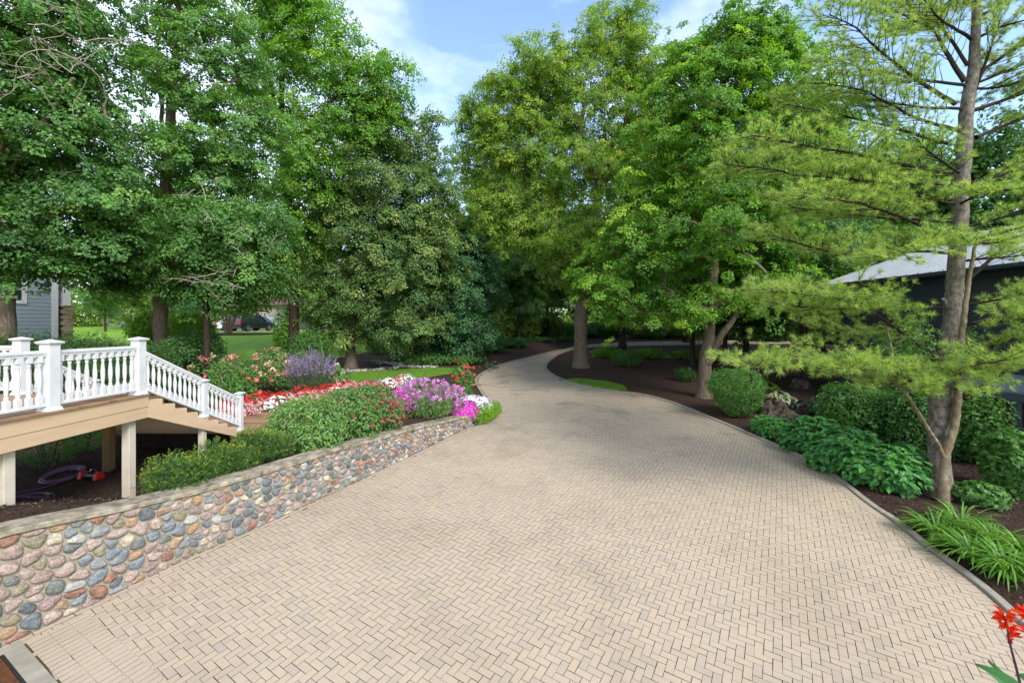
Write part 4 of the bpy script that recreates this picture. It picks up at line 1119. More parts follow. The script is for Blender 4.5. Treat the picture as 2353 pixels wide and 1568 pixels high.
# the far-off wood that reads as one mass
def wood():
    g = np.random.default_rng(44); n = 2600; a = g.uniform(-1.15, 1.05, n); d = g.uniform(95, 120, n)
    x, y = np.sin(a) * d, np.cos(a) * d; hh = 11 + 3.5 * np.sin(a * 17) + 2.5 * np.sin(a * 41 + 1)
    c = np.c_[x, y, 4.4 + hh * g.random(n) ** .7]
    c2 = c[:1900].copy(); c2[:, 2] = 4.4 + 3.5 * g.random(1900); c = np.r_[c, c2]
    m = MB(); clump_leaves(m, c, 30, 1.2, .6, .75, .8, g, .4, .15); tag(m.build('far_woods', M['farleaf']), 'hazy green wood closing the view beyond the gardens', 'woods', kind='stuff')
wood()
# ------------------------------------------------------------------ lawns and loose stones
patch('lawn', [(-8.9, 21.2), (-6.4, 18.6), (-4.4, 21.4), (-2.75, 23.4), (-2.65, 24.6), (-4.2, 24.9), (-6.5, 24.2), (-8.6, 23.4)], zleft, .035, M['lawn'], .4)
patch('lawn', [(-70, 21), (-11.4, 21), (-12.2, 26), (-11, 31), (-8.5, 37), (-6, 42), (-9, 52), (-8, 82), (-90, 82)], zleft, .03, M['lawn'], 1.2)
isl = [GY(u, v)[:2] for u, v in [(1283, 874), (1330, 873), (1390, 879), (1432, 889), (1441, 900)]]
ke = [p for p in RIGHT if 20.15 < p[1] < 23.4]
ke = [np.array([p[0] + .16, p[1] + .03]) for p in ke]
patch('lawn', isl + ke, zright, .06, M['lawn'], .4)
patch('lawn', [(5.6, 31.2), (8.5, 30.4), (12.5, 30.2), (17, 27.2), (20.5, 26.2), (21, 27.0), (14, 31.6), (10.5, 32.4), (7.2, 33.6)], zright, .05, M['lawn'], .6)

M['grassblade'] = leafmat('grass_blade', [(.06, .13, .012), (.09, .18, .018), (.13, .23, .028)], .3)
def grass(name, polys, n, h, zf):
    g = np.random.default_rng(6); m = MB()
    for poly, k in zip(polys, n):
        poly = np.array(poly); lo_, hi_ = poly.min(0), poly.max(0)
        q = g.uniform(lo_, hi_, (k * 3, 2)); q = q[inside(poly, q)][:k]; N = len(q)
        c = np.c_[q, zf(q[:, 0], q[:, 1]) + .03]; a = g.uniform(0, 6.28, N); s = np.c_[np.cos(a), np.sin(a), np.zeros(N)] * .006
        t = np.c_[g.normal(0, h * .35, (N, 2)), g.uniform(.6, 1.1, N) * h]
        m.add(np.stack([c - s, c + s, c + t], 1).reshape(-1, 3), np.arange(N)[:, None] * 3 + np.arange(3), np.clip(g.normal(.5, .2, N), 0, 1))
    tag(m.build(name, M['grassblade']), 'short mown grass between the begonia bed and the drive' if name == 'grass' else 'short grass in two patches on the mulch island', 'grass', kind='stuff')
grass('island_grass', [isl + ke, [(5.6, 31.2), (8.5, 30.4), (12.5, 30.2), (17, 27.2), (20.5, 26.2), (21, 27.0), (14, 31.6), (10.5, 32.4), (7.2, 33.6)]], [9000, 16000], .07, zright)
grass('grass', [[(-8.9, 21.2), (-6.4, 18.6), (-4.4, 21.4), (-2.75, 23.4), (-2.65, 24.6), (-4.2, 24.9), (-6.5, 24.2), (-8.6, 23.4)]], [26000], .05, zleft)

def stones(name, label, c0, path, w, n, smin, smax, zf):
    g = np.random.default_rng(9); m = MB(); path = np.array(path); seg = np.linalg.norm(np.diff(path, axis=0), axis=1); S = np.r_[0, np.cumsum(seg)]
    an = np.arange(7) / 7 * 6.283
    for _ in range(n):
        s = g.uniform(0, S[-1]); x = np.interp(s, S, path[:, 0]) + g.normal(0, w); y = np.interp(s, S, path[:, 1]) + g.normal(0, w)
        r = g.uniform(smin, smax); e = g.uniform(.6, 1.); a = g.uniform(0, 3.14); z = float(zf(x, y)) + .02
        V = []
        for k, h in ((1., 0), (1.02, .35), (.7, .75), (.25, .9)):
            px, py = r * k * np.cos(an) * (1 + g.normal(0, .08, 7)), r * k * e * np.sin(an)
            V.append(np.c_[x + px * math.cos(a) - py * math.sin(a), y + px * math.sin(a) + py * math.cos(a), np.full(7, z + h * r * .75)])
        f = [[i * 7 + j, i * 7 + (j + 1) % 7, (i + 1) * 7 + (j + 1) % 7, (i + 1) * 7 + j] for i in range(3) for j in range(7)] + [list(range(21, 28))]
        m.add(np.concatenate(V), f, g.random())
    tag(m.build(name, M['river'], smooth=True), label, 'stones', kind='stuff')
stones('river_stones', 'grey and white river stones in a band along the lawn below the linden', None, [(-9.4, 23.4), (-7.6, 24.1), (-6.2, 25.4), (-7.4, 26.6), (-8.8, 27.4)], .2, 340, .05, .13, zleft)
stones('river_stones', 'scatter of grey river stones between lawn edge and dark tree', None, [(-6.2, 25.2), (-5.2, 25.3), (-4.6, 25.2), (-6.4, 26.2)], .22, 260, .05, .12, zleft)

def litter():
    """bark chips and dry leaves on the beds"""
    g = np.random.default_rng(10); m = MB()
    def scat(n, x0, x1, y0, y1, zf, ok):
        q = np.c_[g.uniform(x0, x1, n), g.uniform(y0, y1, n)]; q = q[ok(q)]
        return np.c_[q, zf(q[:, 0], q[:, 1]) + .012]
    a = scat(26000, 6, 15, 4.6, 13, zright, lambda q: q[:, 0] > rightx(q[:, 1]) + .2)
    b = scat(9000, 3.2, 16, 13, 29, zright, lambda q: q[:, 0] > rightx(q[:, 1]) + .25)
    c = scat(14000, -13, -5.5, 4.6, 12, zleft, lambda q: q[:, 0] < wallx(q[:, 1]) - .45)
    d = np.r_[a, b, c]; N = len(d); nr = g.normal(0, .45, (N, 3)) + np.array([0, 0, 1.])
    t = g.beta(1.3, 2.6, N)
    m.leaves(d, nr, g.uniform(.02, .075, N), .4, g, t, fold=.05)
    tag(m.build('mulch_chips', leafmat('bark_chip', [(.012, .007, .005), (.035, .02, .014), (.09, .05, .03), (.22, .13, .065)], 0.)), 'loose bark chips and dry leaves over the beds', 'mulch', kind='stuff')
litter()
def drive_litter():
    g = np.random.default_rng(12); q = np.c_[g.uniform(-6, 9, 420), g.uniform(4.8, 26, 420)]; q = q[inside(DRIVE, q)]; dr = dist_poly(RIGHT, q); q = q[(dr < 2.2) | (g.random(len(q)) < .3)]; N = len(q)
    m = MB(); m.leaves(np.c_[q, dz(q[:, 1]) + .008], g.normal(0, .25, (N, 3)) + np.array([0, 0, 1.]), g.uniform(.012, .045, N), .5, g, g.random(N), fold=.1)
    tag(m.build('fallen_leaves', leafmat('dry_leaf', [(.05, .03, .015), (.14, .08, .03), (.22, .15, .05), (.12, .16, .04)], 0.)), 'small dry leaves and bits of debris lying on the pavers', 'leaves', kind='stuff')
drive_litter()

# ------------------------------------------------------------------ shrubs and flowers
def bush(name, label, cat, base, blobs, mat, n, L, W=.6, shape='oval', seed=1, tint=.45, tvar=.16, lump=.16, up=.5, rnd=.4, stems=7, group=None, inner=.72, stem_r=.012, fold=.1, part='foliage', zf=None):
    """leafy shrub: leaves through the outer shell of lumpy ellipsoids; blobs are (dx, dy, z above ground, rx, ry, rz)"""
    g = np.random.default_rng(seed); x, y = base; z0 = zg(x, y) if zf is None else float(zf(x, y))
    root = thing(name, label, cat, (x, y, z0), group)
    A_ = np.array([b[3] * b[5] + b[4] * b[5] + b[3] * b[4] for b in blobs]); A_ /= A_.sum(); m = MB()
    for b, k in zip(blobs, (A_ * n).astype(int)):
        d = g.normal(size=(k, 3)); d /= np.linalg.norm(d, axis=1)[:, None]
        ph = g.uniform(0, 6.28, 6)
        lm = 1 + lump * (np.sin(d[:, 0] * 5.1 + ph[0]) * np.cos(d[:, 2] * 4.3 + ph[1]) + .7 * np.sin(d[:, 1] * 7.7 + ph[2]) * np.sin(d[:, 2] * 8.9 + ph[3]) + .5 * np.sin(d[:, 0] * 13 + ph[4]) * np.sin(d[:, 1] * 12 + ph[5]))
        r = (inner + (1.04 - inner) * g.random(k) ** .6) * lm
        p = np.array([x + b[0], y + b[1], z0 + b[2]]) + d * r[:, None] * np.array(b[3:6])
        ok = p[:, 2] > z0 + .02; p, d = p[ok], d[ok]
        nr = d * .75 + np.array([0, 0, up]) + g.normal(0, rnd, d.shape)
        ax = d * .4 + g.normal(0, .6, d.shape) + np.array([0, 0, -.25])
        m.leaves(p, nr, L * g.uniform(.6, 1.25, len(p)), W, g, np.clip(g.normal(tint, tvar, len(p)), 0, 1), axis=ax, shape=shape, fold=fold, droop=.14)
    m.build(part, M[mat], root)
    if stems:
        s = MB()
        for i in range(stems):
            b = blobs[i % len(blobs)]; a = g.uniform(0, 6.28); q = np.array([x + b[0] * .3 + .08 * math.cos(a), y + b[1] * .3 + .08 * math.sin(a), z0 - .05])
            e = np.array([x + b[0] + b[3] * .6 * math.cos(a), y + b[1] + b[4] * .6 * math.sin(a), z0 + b[2] + b[5] * .5])
            s.tube([q, q * .6 + e * .4 + np.array([0, 0, .08]), e], [stem_r, stem_r * .8, stem_r * .4], 5, cap=False)
        s.build('stems', M['woodystem'], root, smooth=True)
    root_info[root.name] = (x, y, z0, blobs)
    return root
root_info = {}

def surface_pts(root, n, g, zlo=.2, only=None, out=1.02):
    x, y, z0, blobs = root_info[root.name]; P_, D_ = [], []
    bl = blobs if only is None else [blobs[i] for i in only]
    while len(P_) < n:
        b = bl[g.integers(len(bl))]; d = g.normal(size=3); d /= np.linalg.norm(d)
        if d[2] < zlo - .6 * g.random(): continue
        p = np.array([x + b[0], y + b[1], z0 + b[2]]) + d * np.array(b[3:6]) * out * g.uniform(.94, 1.06); P_.append(p); D_.append(d)
    return np.array(P_), np.array(D_)

def petals(m, c, d, g, r, k, tint, spread=1., W=.8, cup=.3, mat=0):
    """k petals round each centre, facing d"""
    N = len(c); d = d / np.linalg.norm(d, axis=1)[:, None]; a = np.cross(d, g.normal(size=(N, 3))); a /= np.linalg.norm(a, axis=1)[:, None]; b = np.cross(d, a)
    for i in range(k):
        th = i / k * 6.283; ax = a * math.cos(th) + b * math.sin(th)
        m.leaves(c, d - ax * cup, r, W, g, tint, axis=ax + d * cup * .6, fold=.03, droop=.03, mat=mat)

def ballflower(m, c, g, r, k, tint, sz=.3):
    """rounded flower head of many small petals"""
    N = len(c); d = g.normal(size=(N * k, 3)); d /= np.linalg.norm(d, axis=1)[:, None]; rr = np.repeat(np.broadcast_to(r, (N,)), k)
    p = np.repeat(c, k, 0) + d * rr[:, None] * np.array([1, 1, .85])
    m.leaves(p, d + g.normal(0, .3, d.shape), rr * sz * 2.2, .85, g, np.clip(np.repeat(np.broadcast_to(tint, (N,)), k) + g.normal(0, .08, N * k), 0, 1), fold=.05)

def fm(name, cols): return leafmat(name, cols, .25, rough=.6, spec=.2, tcol=(1.1, 1.1, 1.1))
M['f_red'] = fm('red_petal', [(.55, .008, .012), (.72, .02, .02), (.80, .05, .06)])
M['f_coral'] = fm('coral_petal', [(.75, .30, .12), (.74, .10, .08), (.78, .12, .14)])
M['f_pink'] = fm('pink_petal', [(.66, .10, .15), (.78, .24, .28), (.85, .45, .47)])
M['f_white'] = fm('white_petal', [(.70, .68, .60), (.82, .81, .78), (.85, .74, .76)])
M['f_magenta'] = fm('magenta_petal', [(.50, .01, .30), (.66, .03, .46), (.74, .12, .58)])
M['f_lilac'] = fm('lilac_petal', [(0.497, 0.156, 0.46), (0.648, 0.25, 0.6), (0.799, 0.406, 0.74)])
M['f_palelilac'] = fm('pale_lilac_petal', [(.60, .50, .72), (.74, .66, .80), (.82, .78, .84)])
M['f_violet'] = fm('violet_spike', [(.30, .15, .44), (.44, .24, .58), (.56, .38, .68)])
M['f_dusty'] = fm('dusty_pink_head', [(.52, .20, .15), (.62, .33, .24), (.64, .48, .30), (.56, .56, .22), (.74, .74, .60)])
M['f_crimson'] = fm('crimson_head', [(.20, .015, .03), (.36, .035, .06), (.50, .09, .10)])
M['f_orange'] = fm('scarlet_canna_petal', [(.62, .008, .01), (.80, .035, .01), (.86, .14, .01)])
M['greyleaf'] = leafmat('grey_green_leaf', [(0.065, 0.111, 0.0455), (0.0975, 0.156, 0.065), (0.13, 0.195, 0.0975)], .25)
M['monarda'] = leafmat('mint_green_leaf', [(0.0672, 0.151, 0.0473), (0.112, 0.224, 0.063), (0.168, 0.302, 0.0893), (0.269, 0.403, 0.0945)], .34)
M['lime'] = leafmat('lime_leaf', [(0.117, 0.26, 0.0156), (0.195, 0.377, 0.0234), (0.312, 0.494, 0.0325)], .4)
M['hosta'] = leafmat('hosta_leaf', [(0.117, 0.221, 0.0195), (0.195, 0.325, 0.0325), (0.312, 0.429, 0.065)], .3)
M['hostadark'] = leafmat('blue_hosta_leaf', [(.012, .045, .028), (.02, .065, .036)], .2)
M['varieg'] = leafmat('variegated_leaf', [(0.078, 0.156, 0.052), (0.182, 0.26, 0.13), (0.442, 0.494, 0.325), (0.65, 0.676, 0.494)], .3)
M['strap'] = leafmat('daylily_leaf', [(0.0585, 0.156, 0.0234), (0.0975, 0.234, 0.0312), (0.156, 0.325, 0.0455), (0.338, 0.468, 0.104)], .3, rough=.4)
M['canna'] = leafmat('canna_leaf', [(.03, .10, .04), (.045, .14, .05), (.07, .19, .055)], .3)

def heads(root, c, fn, mat, name='bloom'):
    for i in range(len(c)):
        m = MB(); fn(m, c[i:i + 1], i); m.build(name, M[mat], root)

# yews along the wall: upright shoots of needles with yellow tips
def yew(label, base, blobs, n, seed, name='yew', group=None, tip=.75, ln=.17, zf=None, dens=6, lf=.06):
    g = np.random.default_rng(seed); r = bush(name, label, 'shrub', base, [(b[0], b[1], b[2], b[3] * .82, b[4] * .82, b[5] * .82) for b in blobs], 'yew', n * dens, lf, .34, seed=seed, tint=.3, shape='kite', group=group, inner=.6, zf=zf)
    c, d = surface_pts(r, n, g, -.1, out=1.06)
    d = d * .7 + np.array([0, 0, .75]) + g.normal(0, .3, d.shape); d /= np.linalg.norm(d, axis=1)[:, None]
    K = 14; cc, dd = np.repeat(c, K, 0), np.repeat(d, K, 0); f = np.tile(np.arange(K) / K, n)[:, None]; l_ = np.repeat(g.uniform(.6, 1.2, n) * ln, K)[:, None]
    o = np.cross(dd, g.normal(size=dd.shape)); o /= np.linalg.norm(o, axis=1)[:, None]
    ym = np.repeat((g.random(n) < tip) * g.uniform(.5, 1.15, n), K)
    m = MB(); m.leaves(cc + dd * f * l_, np.cross(dd, o), .042, .22, g, np.clip(.3 + g.normal(0, .12, len(cc)) + ym * f[:, 0] ** 1.5 * .75, 0, 1), axis=o * .8 + dd * .7, fold=.02)
    m.build('shoots', M['yew'], r)
    return r
for i, (b, lab) in enumerate((((-6.02, 7.75), 'dark yew behind the wall, nearest the white-painted deck post'), ((-5.72, 8.45), 'yellow-tipped yew behind the wall, below the middle of the stairs'), ((-5.4, 9.25), 'yellow-tipped yew behind the wall, touching the tall leafy flower clump'))):
    yew(lab, b, [(0, 0, .26, .42, .5, .34), (.2, .2, .24, .34, .4, .3), (-.28, .15, .3, .36, .4, .36)], 560, 60 + i, group='yews along the wall', zf=lambda x, y: min(zg(x, y), 1.16))

# tall leafy clumps with dark red blooms behind the wall
def balm(label, base, blobs, n, seed, flowers, tint):
    g = np.random.default_rng(seed); r = bush('bee_balm', label, 'flowering plant', base, blobs, 'monarda', n, .10, .42, seed=seed, tint=tint, lump=.1, rnd=.45, up=.6, stems=12, stem_r=.006, group='bee balm behind the wall')
    if flowers and flowers < 30:
        c, d = surface_pts(r, flowers, g, .0, out=1.08); heads(r, c, lambda m, q, i: (petals(m, q, np.array([[0, 0, 1.]]), g, .05, 9, g.random(), W=.35, cup=-.25), ballflower(m, q, g, .022, 14, .3)), 'f_crimson')
    elif flowers:
        c, d = surface_pts(r, flowers, g, .0, out=1.08); m = MB(); petals(m, c, d * .4 + np.array([0, 0, .9]), g, .07, 10, np.clip(g.normal(.6, .25, len(c)), 0, 1), W=.4, cup=-.2)
        ballflower(m, c, g, .022, 14, .3); m.build('flowers', M['f_crimson'], r)
balm('large mint-green leafy clump beside the stair foot, almost without blooms', (-5.05, 10.75), [(0, 0, .55, .95, .85, .62), (-.55, .45, .5, .6, .6, .55), (.5, -.55, .35, .55, .55, .42)], 5200, 71, 14, .62)
balm('middle mint-green clump of the three behind the wall, few dark red blooms', (-4.35, 11.75), [(0, 0, .6, .9, .8, .6), (.45, -.5, .42, .5, .5, .45), (-.5, .4, .58, .6, .6, .55)], 4800, 72, 70, .5)
balm('right-hand mint-green clump dotted with many dark red blooms', (-3.95, 12.35), [(0, 0, .6, .8, .8, .62), (.4, -.35, .4, .5, .5, .45), (-.4, .4, .62, .55, .55, .5)], 4300, 73, 190, .42)

def mound(name, label, base, r, h, leaf, flower, n, nf, fr, seed, group=None, k=5, ball=False, L=.05, cat='flowering plant', ftint=.5):
    g = np.random.default_rng(seed); o = bush(name, label, cat, base, [(0, 0, h * .42, r, r, h * .6)], leaf, n, L, .6, seed=seed, lump=.12, stems=0, group=group)
    if nf:
        c, d = surface_pts(o, nf, g, .0, out=1.08); m = MB(); t = np.clip(g.normal(ftint, .25, nf), 0, 1)
        if ball: ballflower(m, c, g, fr * g.uniform(.7, 1.2, nf), ball, t)
        else: petals(m, c, d + np.array([0, -.25, .35]), g, fr, k, t, cup=.15)
        m.build('flowers', M[flower], o)
    return o
pg = 'petunias at the end of the wall'
mound('petunia', 'magenta petunia mound left of the tall pink phlox', (-3.6, 14.2), .62, .72, 'shrub', 'f_magenta', 700, 560, .05, 81, pg)
mound('petunia', 'faint lilac petunia mound behind the pink phlox, beside the walkway', (-3.9, 16.1), .55, .45, 'shrub', 'f_palelilac', 600, 300, .05, 82, pg)
mound('petunia', 'bright magenta petunia mound between the dahlia and the wall cap', (-1.8, 15.2), .58, .6, 'shrub', 'f_magenta', 700, 480, .05, 83, pg)
mound('petunia', 'pale lilac petunia mound spilling towards the drive below the dahlia', (-1.45, 16.1), .68, .62, 'shrub', 'f_palelilac', 800, 560, .055, 84, pg)
mound('petunia', 'magenta petunia mound left of the dahlia, behind the phlox', (-2.45, 16.7), .5, .5, 'shrub', 'f_magenta', 600, 330, .05, 85, pg)
mound('petunia', 'magenta petunia mound furthest back beside the walkway edge', (-3.05, 17.1), .5, .45, 'shrub', 'f_magenta', 500, 240, .05, 86, pg)
def phlox():
    g = np.random.default_rng(87); o = bush('phlox', 'tall garden phlox covered in soft pink-lilac flower heads behind the wall end', 'flowering plant', (-2.7, 14.0), [(0, 0, .5, .85, .65, .55), (-.5, .4, .55, .55, .5, .5), (.55, .4, .42, .55, .5, .45), (.2, -.45, .3, .6, .4, .34), (-.55, -.4, .32, .5, .4, .34)], 'monarda', 4200, .085, .3, seed=87, lump=.1, stems=14, stem_r=.006, tint=.5)
    c, d = surface_pts(o, 210, g, .05, only=[0, 1, 2], out=1.12); m = MB(); ballflower(m, c, g, g.uniform(.04, .072, len(c)), 22, np.clip(g.normal(.5, .28, len(c)), 0, 1), .35); m.build('flowers', M['f_lilac'], o)
phlox()
def dahlia():
    g = np.random.default_rng(88); o = bush('dahlia', 'tall narrow dahlia with scarlet and dark maroon blooms beside the drive', 'flowering plant', (-1.95, 16.6), [(0, 0, .45, .42, .42, .45), (.03, 0, 1.0, .4, .4, .5)], 'shrub', 2300, .10, .55, seed=88, stems=8, stem_r=.007, tint=.6)
    c, d = surface_pts(o, 26, g, -.2, only=[1], out=1.12); c[:5, 2] += .22; heads(o, c, lambda m, q, i: petals(m, q, d[i:i + 1] + np.array([0, -.4, .2]), g, .065, 9, g.uniform(.2, .9)), 'f_red')
    c, d = surface_pts(o, 7, g, -.3, out=1.14); heads(o, c, lambda m, q, i: petals(m, q, d[i:i + 1] + np.array([0, -.5, .1]), g, .07, 10, .2), 'f_crimson')
dahlia()
bush('lime_plant', 'low lime-green feathery plant spilling over the end of the wall', 'plant', (-1.0, 15.55), [(-.1, -.25, .26, .42, .45, .32), (.16, .35, .26, .36, .5, .34), (.3, .95, .22, .28, .4, .3), (-.35, .1, .3, .3, .35, .28)], 'lime', 5200, .065, .5, seed=89, stems=0, tint=.45, lump=.2)

# begonias in rows along the walkway
bg_proto = {}
def begonias():
    a, b = np.array([-7.3, 12.77]), np.array([-2.1, 22.0]); d = (b - a) / np.linalg.norm(b - a); n = np.array([-d[1], d[0]]); g = np.random.default_rng(90)
    labs = {'f_red': 'low begonia with scarlet flowers in the back rows of the walkway bed', 'f_pink': 'low begonia with pink flowers in the front rows of the walkway bed', 'f_white': 'low begonia with white flowers among the pink ones along the walkway'}
    for row, off in enumerate((.95, 1.3, 1.68, 2.06, 2.42)):
        s = -.55 if row < 2 else .0
        while s < (7.2 if row < 2 else 5.0):
            if row < 2: col = 'f_white' if (math.sin(s * 2.1 + row * 1.4) > .62 or (s > 5.2 and g.random() < .3)) else 'f_pink'
            else: col = 'f_white' if 1.5 < s < 2.1 and row == 2 else ('f_pink' if s > 4.2 and g.random() < .5 else 'f_red')
            p = a + d * (s + g.normal(0, .04)) + n * (off + g.normal(0, .04))
            z = zg(*p)
            if col not in bg_proto:
                o = mound('begonia', labs[col], tuple(p), .29, .42, 'shrub' if col != 'f_red' else 'canna', col, 300, 105, .042, 91 + row, 'begonias beside the walkway', 4, cat='begonia')
                bg_proto[col] = o
            else:
                k = g.uniform(.85, 1.2); copy_tree(bg_proto[col], (*p, z), g.uniform(0, 6), (k, k, k * g.uniform(.9, 1.15)))
            s += .36
begonias()

def rose():
    g = np.random.default_rng(101); o = bush('rose_bush', 'rounded rose bush with a few coral blooms just behind the stair railing', 'rose bush', (-10.15, 15.6), [(0, 0, .7, .8, .7, .75), (.4, -.2, .45, .6, .5, .5), (-.3, 0, .9, .5, .5, .6)], 'shrub', 3000, .085, .65, seed=101, tint=.62, rnd=.5)
    c, d = surface_pts(o, 11, g, .2, out=1.07); 
    def rb(m, q, i):
        petals(m, q, d[i:i + 1] + np.array([.2, -.8, .2]), g, .11, 8, .75, cup=.5); petals(m, q, d[i:i + 1] + np.array([.2, -.8, .2]), g, .065, 6, .2, cup=.8)
    heads(o, c, rb, 'f_coral')
rose()
def panicle(label, base, blobs, n, nf, seed, tl, fr=.11):
    g = np.random.default_rng(seed); o = bush('hydrangea', label, 'hydrangea', base, blobs, 'monarda', n, .11, .6, seed=seed, tint=.4, group='flowering hydrangeas behind the begonias')
    c, d = surface_pts(o, nf, g, -.15, out=1.05); heads(o, c, lambda m, q, i: ballflower(m, q, g, np.array([fr * g.uniform(.75, 1.3)]), 34, np.clip(g.normal(tl, .2), 0, 1), .3), 'f_dusty', 'flower_head')
panicle('hydrangea with dusty pink heads, tallest of the bed, left of the purple spikes', (-9.9, 18.0), [(0, 0, 1.0, 1.0, .8, .8), (.7, -.2, .7, .7, .6, .6), (-.3, .2, 1.3, .6, .6, .5)], 2800, 44, 102, .25)
panicle('hydrangea with coral pink heads at the left, above the stair railing', (-12.0, 17.4), [(0, 0, .7, .9, .8, .75), (.8, 0, .8, .6, .6, .6)], 2200, 30, 103, .12)
panicle('hydrangea with lime and cream heads in front of the purple spikes', (-8.75, 18.3), [(0, 0, .75, .75, .6, .7), (-.3, -.5, .35, .5, .4, .4)], 1700, 22, 104, .72, .125)
panicle('small hydrangea with lime heads right of the purple spikes, by the lawn', (-7.15, 17.9), [(0, 0, .45, .5, .5, .5), (-.2, 0, .8, .3, .3, .35)], 1000, 14, 105, .68, .1)
def sage():
    g = np.random.default_rng(106); o = bush('russian_sage', 'tall grey-green bush topped with a haze of violet flower spikes', 'flowering plant', (-7.95, 17.0), [(0, 0, .7, .85, .75, .75), (0, 0, 1.15, .7, .65, .6)], 'greyleaf', 4200, .075, .22, seed=106, lump=.06, stems=0, rnd=.8, up=.1)
    s = MB(); fl = MB(); x, y, z0, _ = root_info[o.name]
    for i in range(170):
        a = g.uniform(0, 6.28); r = g.random() ** .6; lean = r * .62; h = g.uniform(1.45, 2.02) - .45 * r ** 2
        b0 = np.array([x + .25 * r * math.cos(a), y + .25 * r * math.sin(a), z0]); e = b0 + np.array([lean * 1.25 * math.cos(a), lean * 1.1 * math.sin(a), h]); mid = b0 * .5 + e * .5 + np.array([0, 0, .1])
        s.tube([b0, mid, e], [.006, .005, .003], 4, cap=False)
        k = 26; f = g.uniform(.62, 1, k)[:, None]; c = mid * (1 - f) + e * f + (e - mid) * .0; f2 = (f - .5) * 2; c = mid + (e - mid) * f2
        fl.leaves(c + g.normal(0, .014, c.shape), g.normal(size=c.shape), .034, .7, g, np.clip(g.normal(.5, .25, k), 0, 1))
    s.build('stems', M['greyleaf'], o); fl.build('flowers', M['f_violet'], o)
sage()

# shrubs behind the deck and lawn
for i, (u, v, Y, r, lab) in enumerate(((25, 753, 13.5, 1.05, 'dark spreading yew under the grey house window'), (120, 752, 13.8, 1.05, 'dark spreading yew right of the maple foot, under the grey siding'), (205, 758, 14.3, 1.0, 'dark spreading yew below the grey house corner board'),
                                        (275, 770, 14.2, .85, 'dark low yew behind the middle white post'), (345, 778, 15., .8, 'dark low yew in front of the straight pale trunk'), (60, 800, 12.2, .9, 'dark low yew nearest the far deck railing'), (170, 800, 12.4, .9, 'dark low yew between the two tall white posts'), (260, 812, 12.8, .9, 'dark low yew behind the baluster row by the stair head'))):
    p = P(u, v, Y); z = zg(p[0], p[1]); h = p[2] - z
    yew(lab, (p[0], p[1]), [(0, 0, h * .45, r * 1.15, r, h * .55), (-.5 * r, .1, h * .4, r * .8, r * .8, h * .52), (.5 * r, -.1, h * .38, r * .8, r * .8, h * .5)], 420, 110 + i, 'spreading_yew', 'yew hedge behind the deck', tip=.15, ln=.22, dens=17, lf=.11)
def px_bush(name, label, u, v, vb, Y, ru, mat, n, L, seed, cat='shrub', lobes=3, **k):
    """shrub whose crown spans v..vb in the picture at depth Y"""
    p = P(u, (v + vb) / 2, Y); z = zg(p[0], p[1]); zt, zb_ = P(u, v, Y)[2], max(P(u, vb, Y)[2], z); r = ru / F * Y; g = np.random.default_rng(seed)
    hz = (zt - zb_) / 2; c = (zt + zb_) / 2 - z
    bl = [(0, 0, c, r * .8, r * .75, hz)] + [(g.uniform(-.45, .45) * r, g.uniform(-.3, .3) * r, c + g.uniform(-.3, .15) * hz, r * .6, r * .55, hz * .75) for _ in range(lobes)]
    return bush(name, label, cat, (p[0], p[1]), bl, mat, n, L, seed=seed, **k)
px_bush('bright_shrub', 'large sunlit yellow-green shrub behind the straight pale trunk', 350, 708, 790, 21.5, 60, 'hedgeleaf', 5200, .13, 121)
px_bush('bright_shrub', 'sunlit yellow-green shrub right of the straight pale trunk', 440, 712, 790, 21., 62, 'hedgeleaf', 5200, .13, 122)
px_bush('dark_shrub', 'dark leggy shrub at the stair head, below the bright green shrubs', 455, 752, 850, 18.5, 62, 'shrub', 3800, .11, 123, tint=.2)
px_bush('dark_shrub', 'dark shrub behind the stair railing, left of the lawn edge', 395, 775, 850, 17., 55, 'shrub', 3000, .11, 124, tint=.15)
px_bush('green_shrub', 'leafy shrub right of the black trunk, behind the violet spikes', 712, 752, 850, 23.0, 52, 'shrub', 3600, .12, 125, tint=.4)
px_bush('green_shrub', 'loose climbing shrub hugging the left of the black trunk', 650, 690, 830, 24.2, 24, 'maplebright', 1800, .15, 126, tint=.3)
px_bush('green_shrub', 'low leafy plants at the lawn edge under the dark bluish tree', 985, 812, 868, 26.2, 55, 'shrub', 2600, .14, 127, tint=.35)
px_bush('green_shrub', 'low leafy shrub between the lawn and the drive bend', 1062, 815, 866, 26.5, 42, 'shrub', 2200, .14, 128, tint=.35)
for i, (u, v, vb, Y, ru, t) in enumerate(((1128, 770, 835, 32, 40, 'first'), (1178, 775, 822, 35, 36, 'second'), (1235, 775, 806, 40, 40, 'third'), (1300, 772, 800, 44, 36, 'fourth'))):
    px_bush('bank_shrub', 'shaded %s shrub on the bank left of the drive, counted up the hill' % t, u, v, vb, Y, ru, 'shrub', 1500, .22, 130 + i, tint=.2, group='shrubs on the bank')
for i, (u, v, vb, Y, ru, lab) in enumerate(((420, 672, 745, 42, 11, 'left of two narrow conifers beyond the bright shrubs'), (446, 680, 745, 41, 10, 'right of two narrow conifers beyond the bright shrubs'))):
    px_bush('arborvitae', lab, u, v, vb, Y, ru, 'darkleaf', 1400, .25, 140 + i, cat='conifer', lobes=2, tint=.6)
_u = px_bush('woodland_shrub', 'shaded woodland shrub beyond the far drive, behind the thick trunk', 1290, 742, 790, 50, 60, 'shrub', 2600, .3, 145, tint=.35, group='understory shrubs beyond the drive', stems=0)
_ul = ['left of the drive end', 'by the drive end', 'right of the drive end', 'behind the thin trunks', 'left of the forked maple', 'behind the forked maple', 'right of the forked maple', 'behind the rockery', 'far left of the woods', 'behind the dark bluish tree', 'behind the linden trunk', 'between linden and bend', 'below the pale trees']
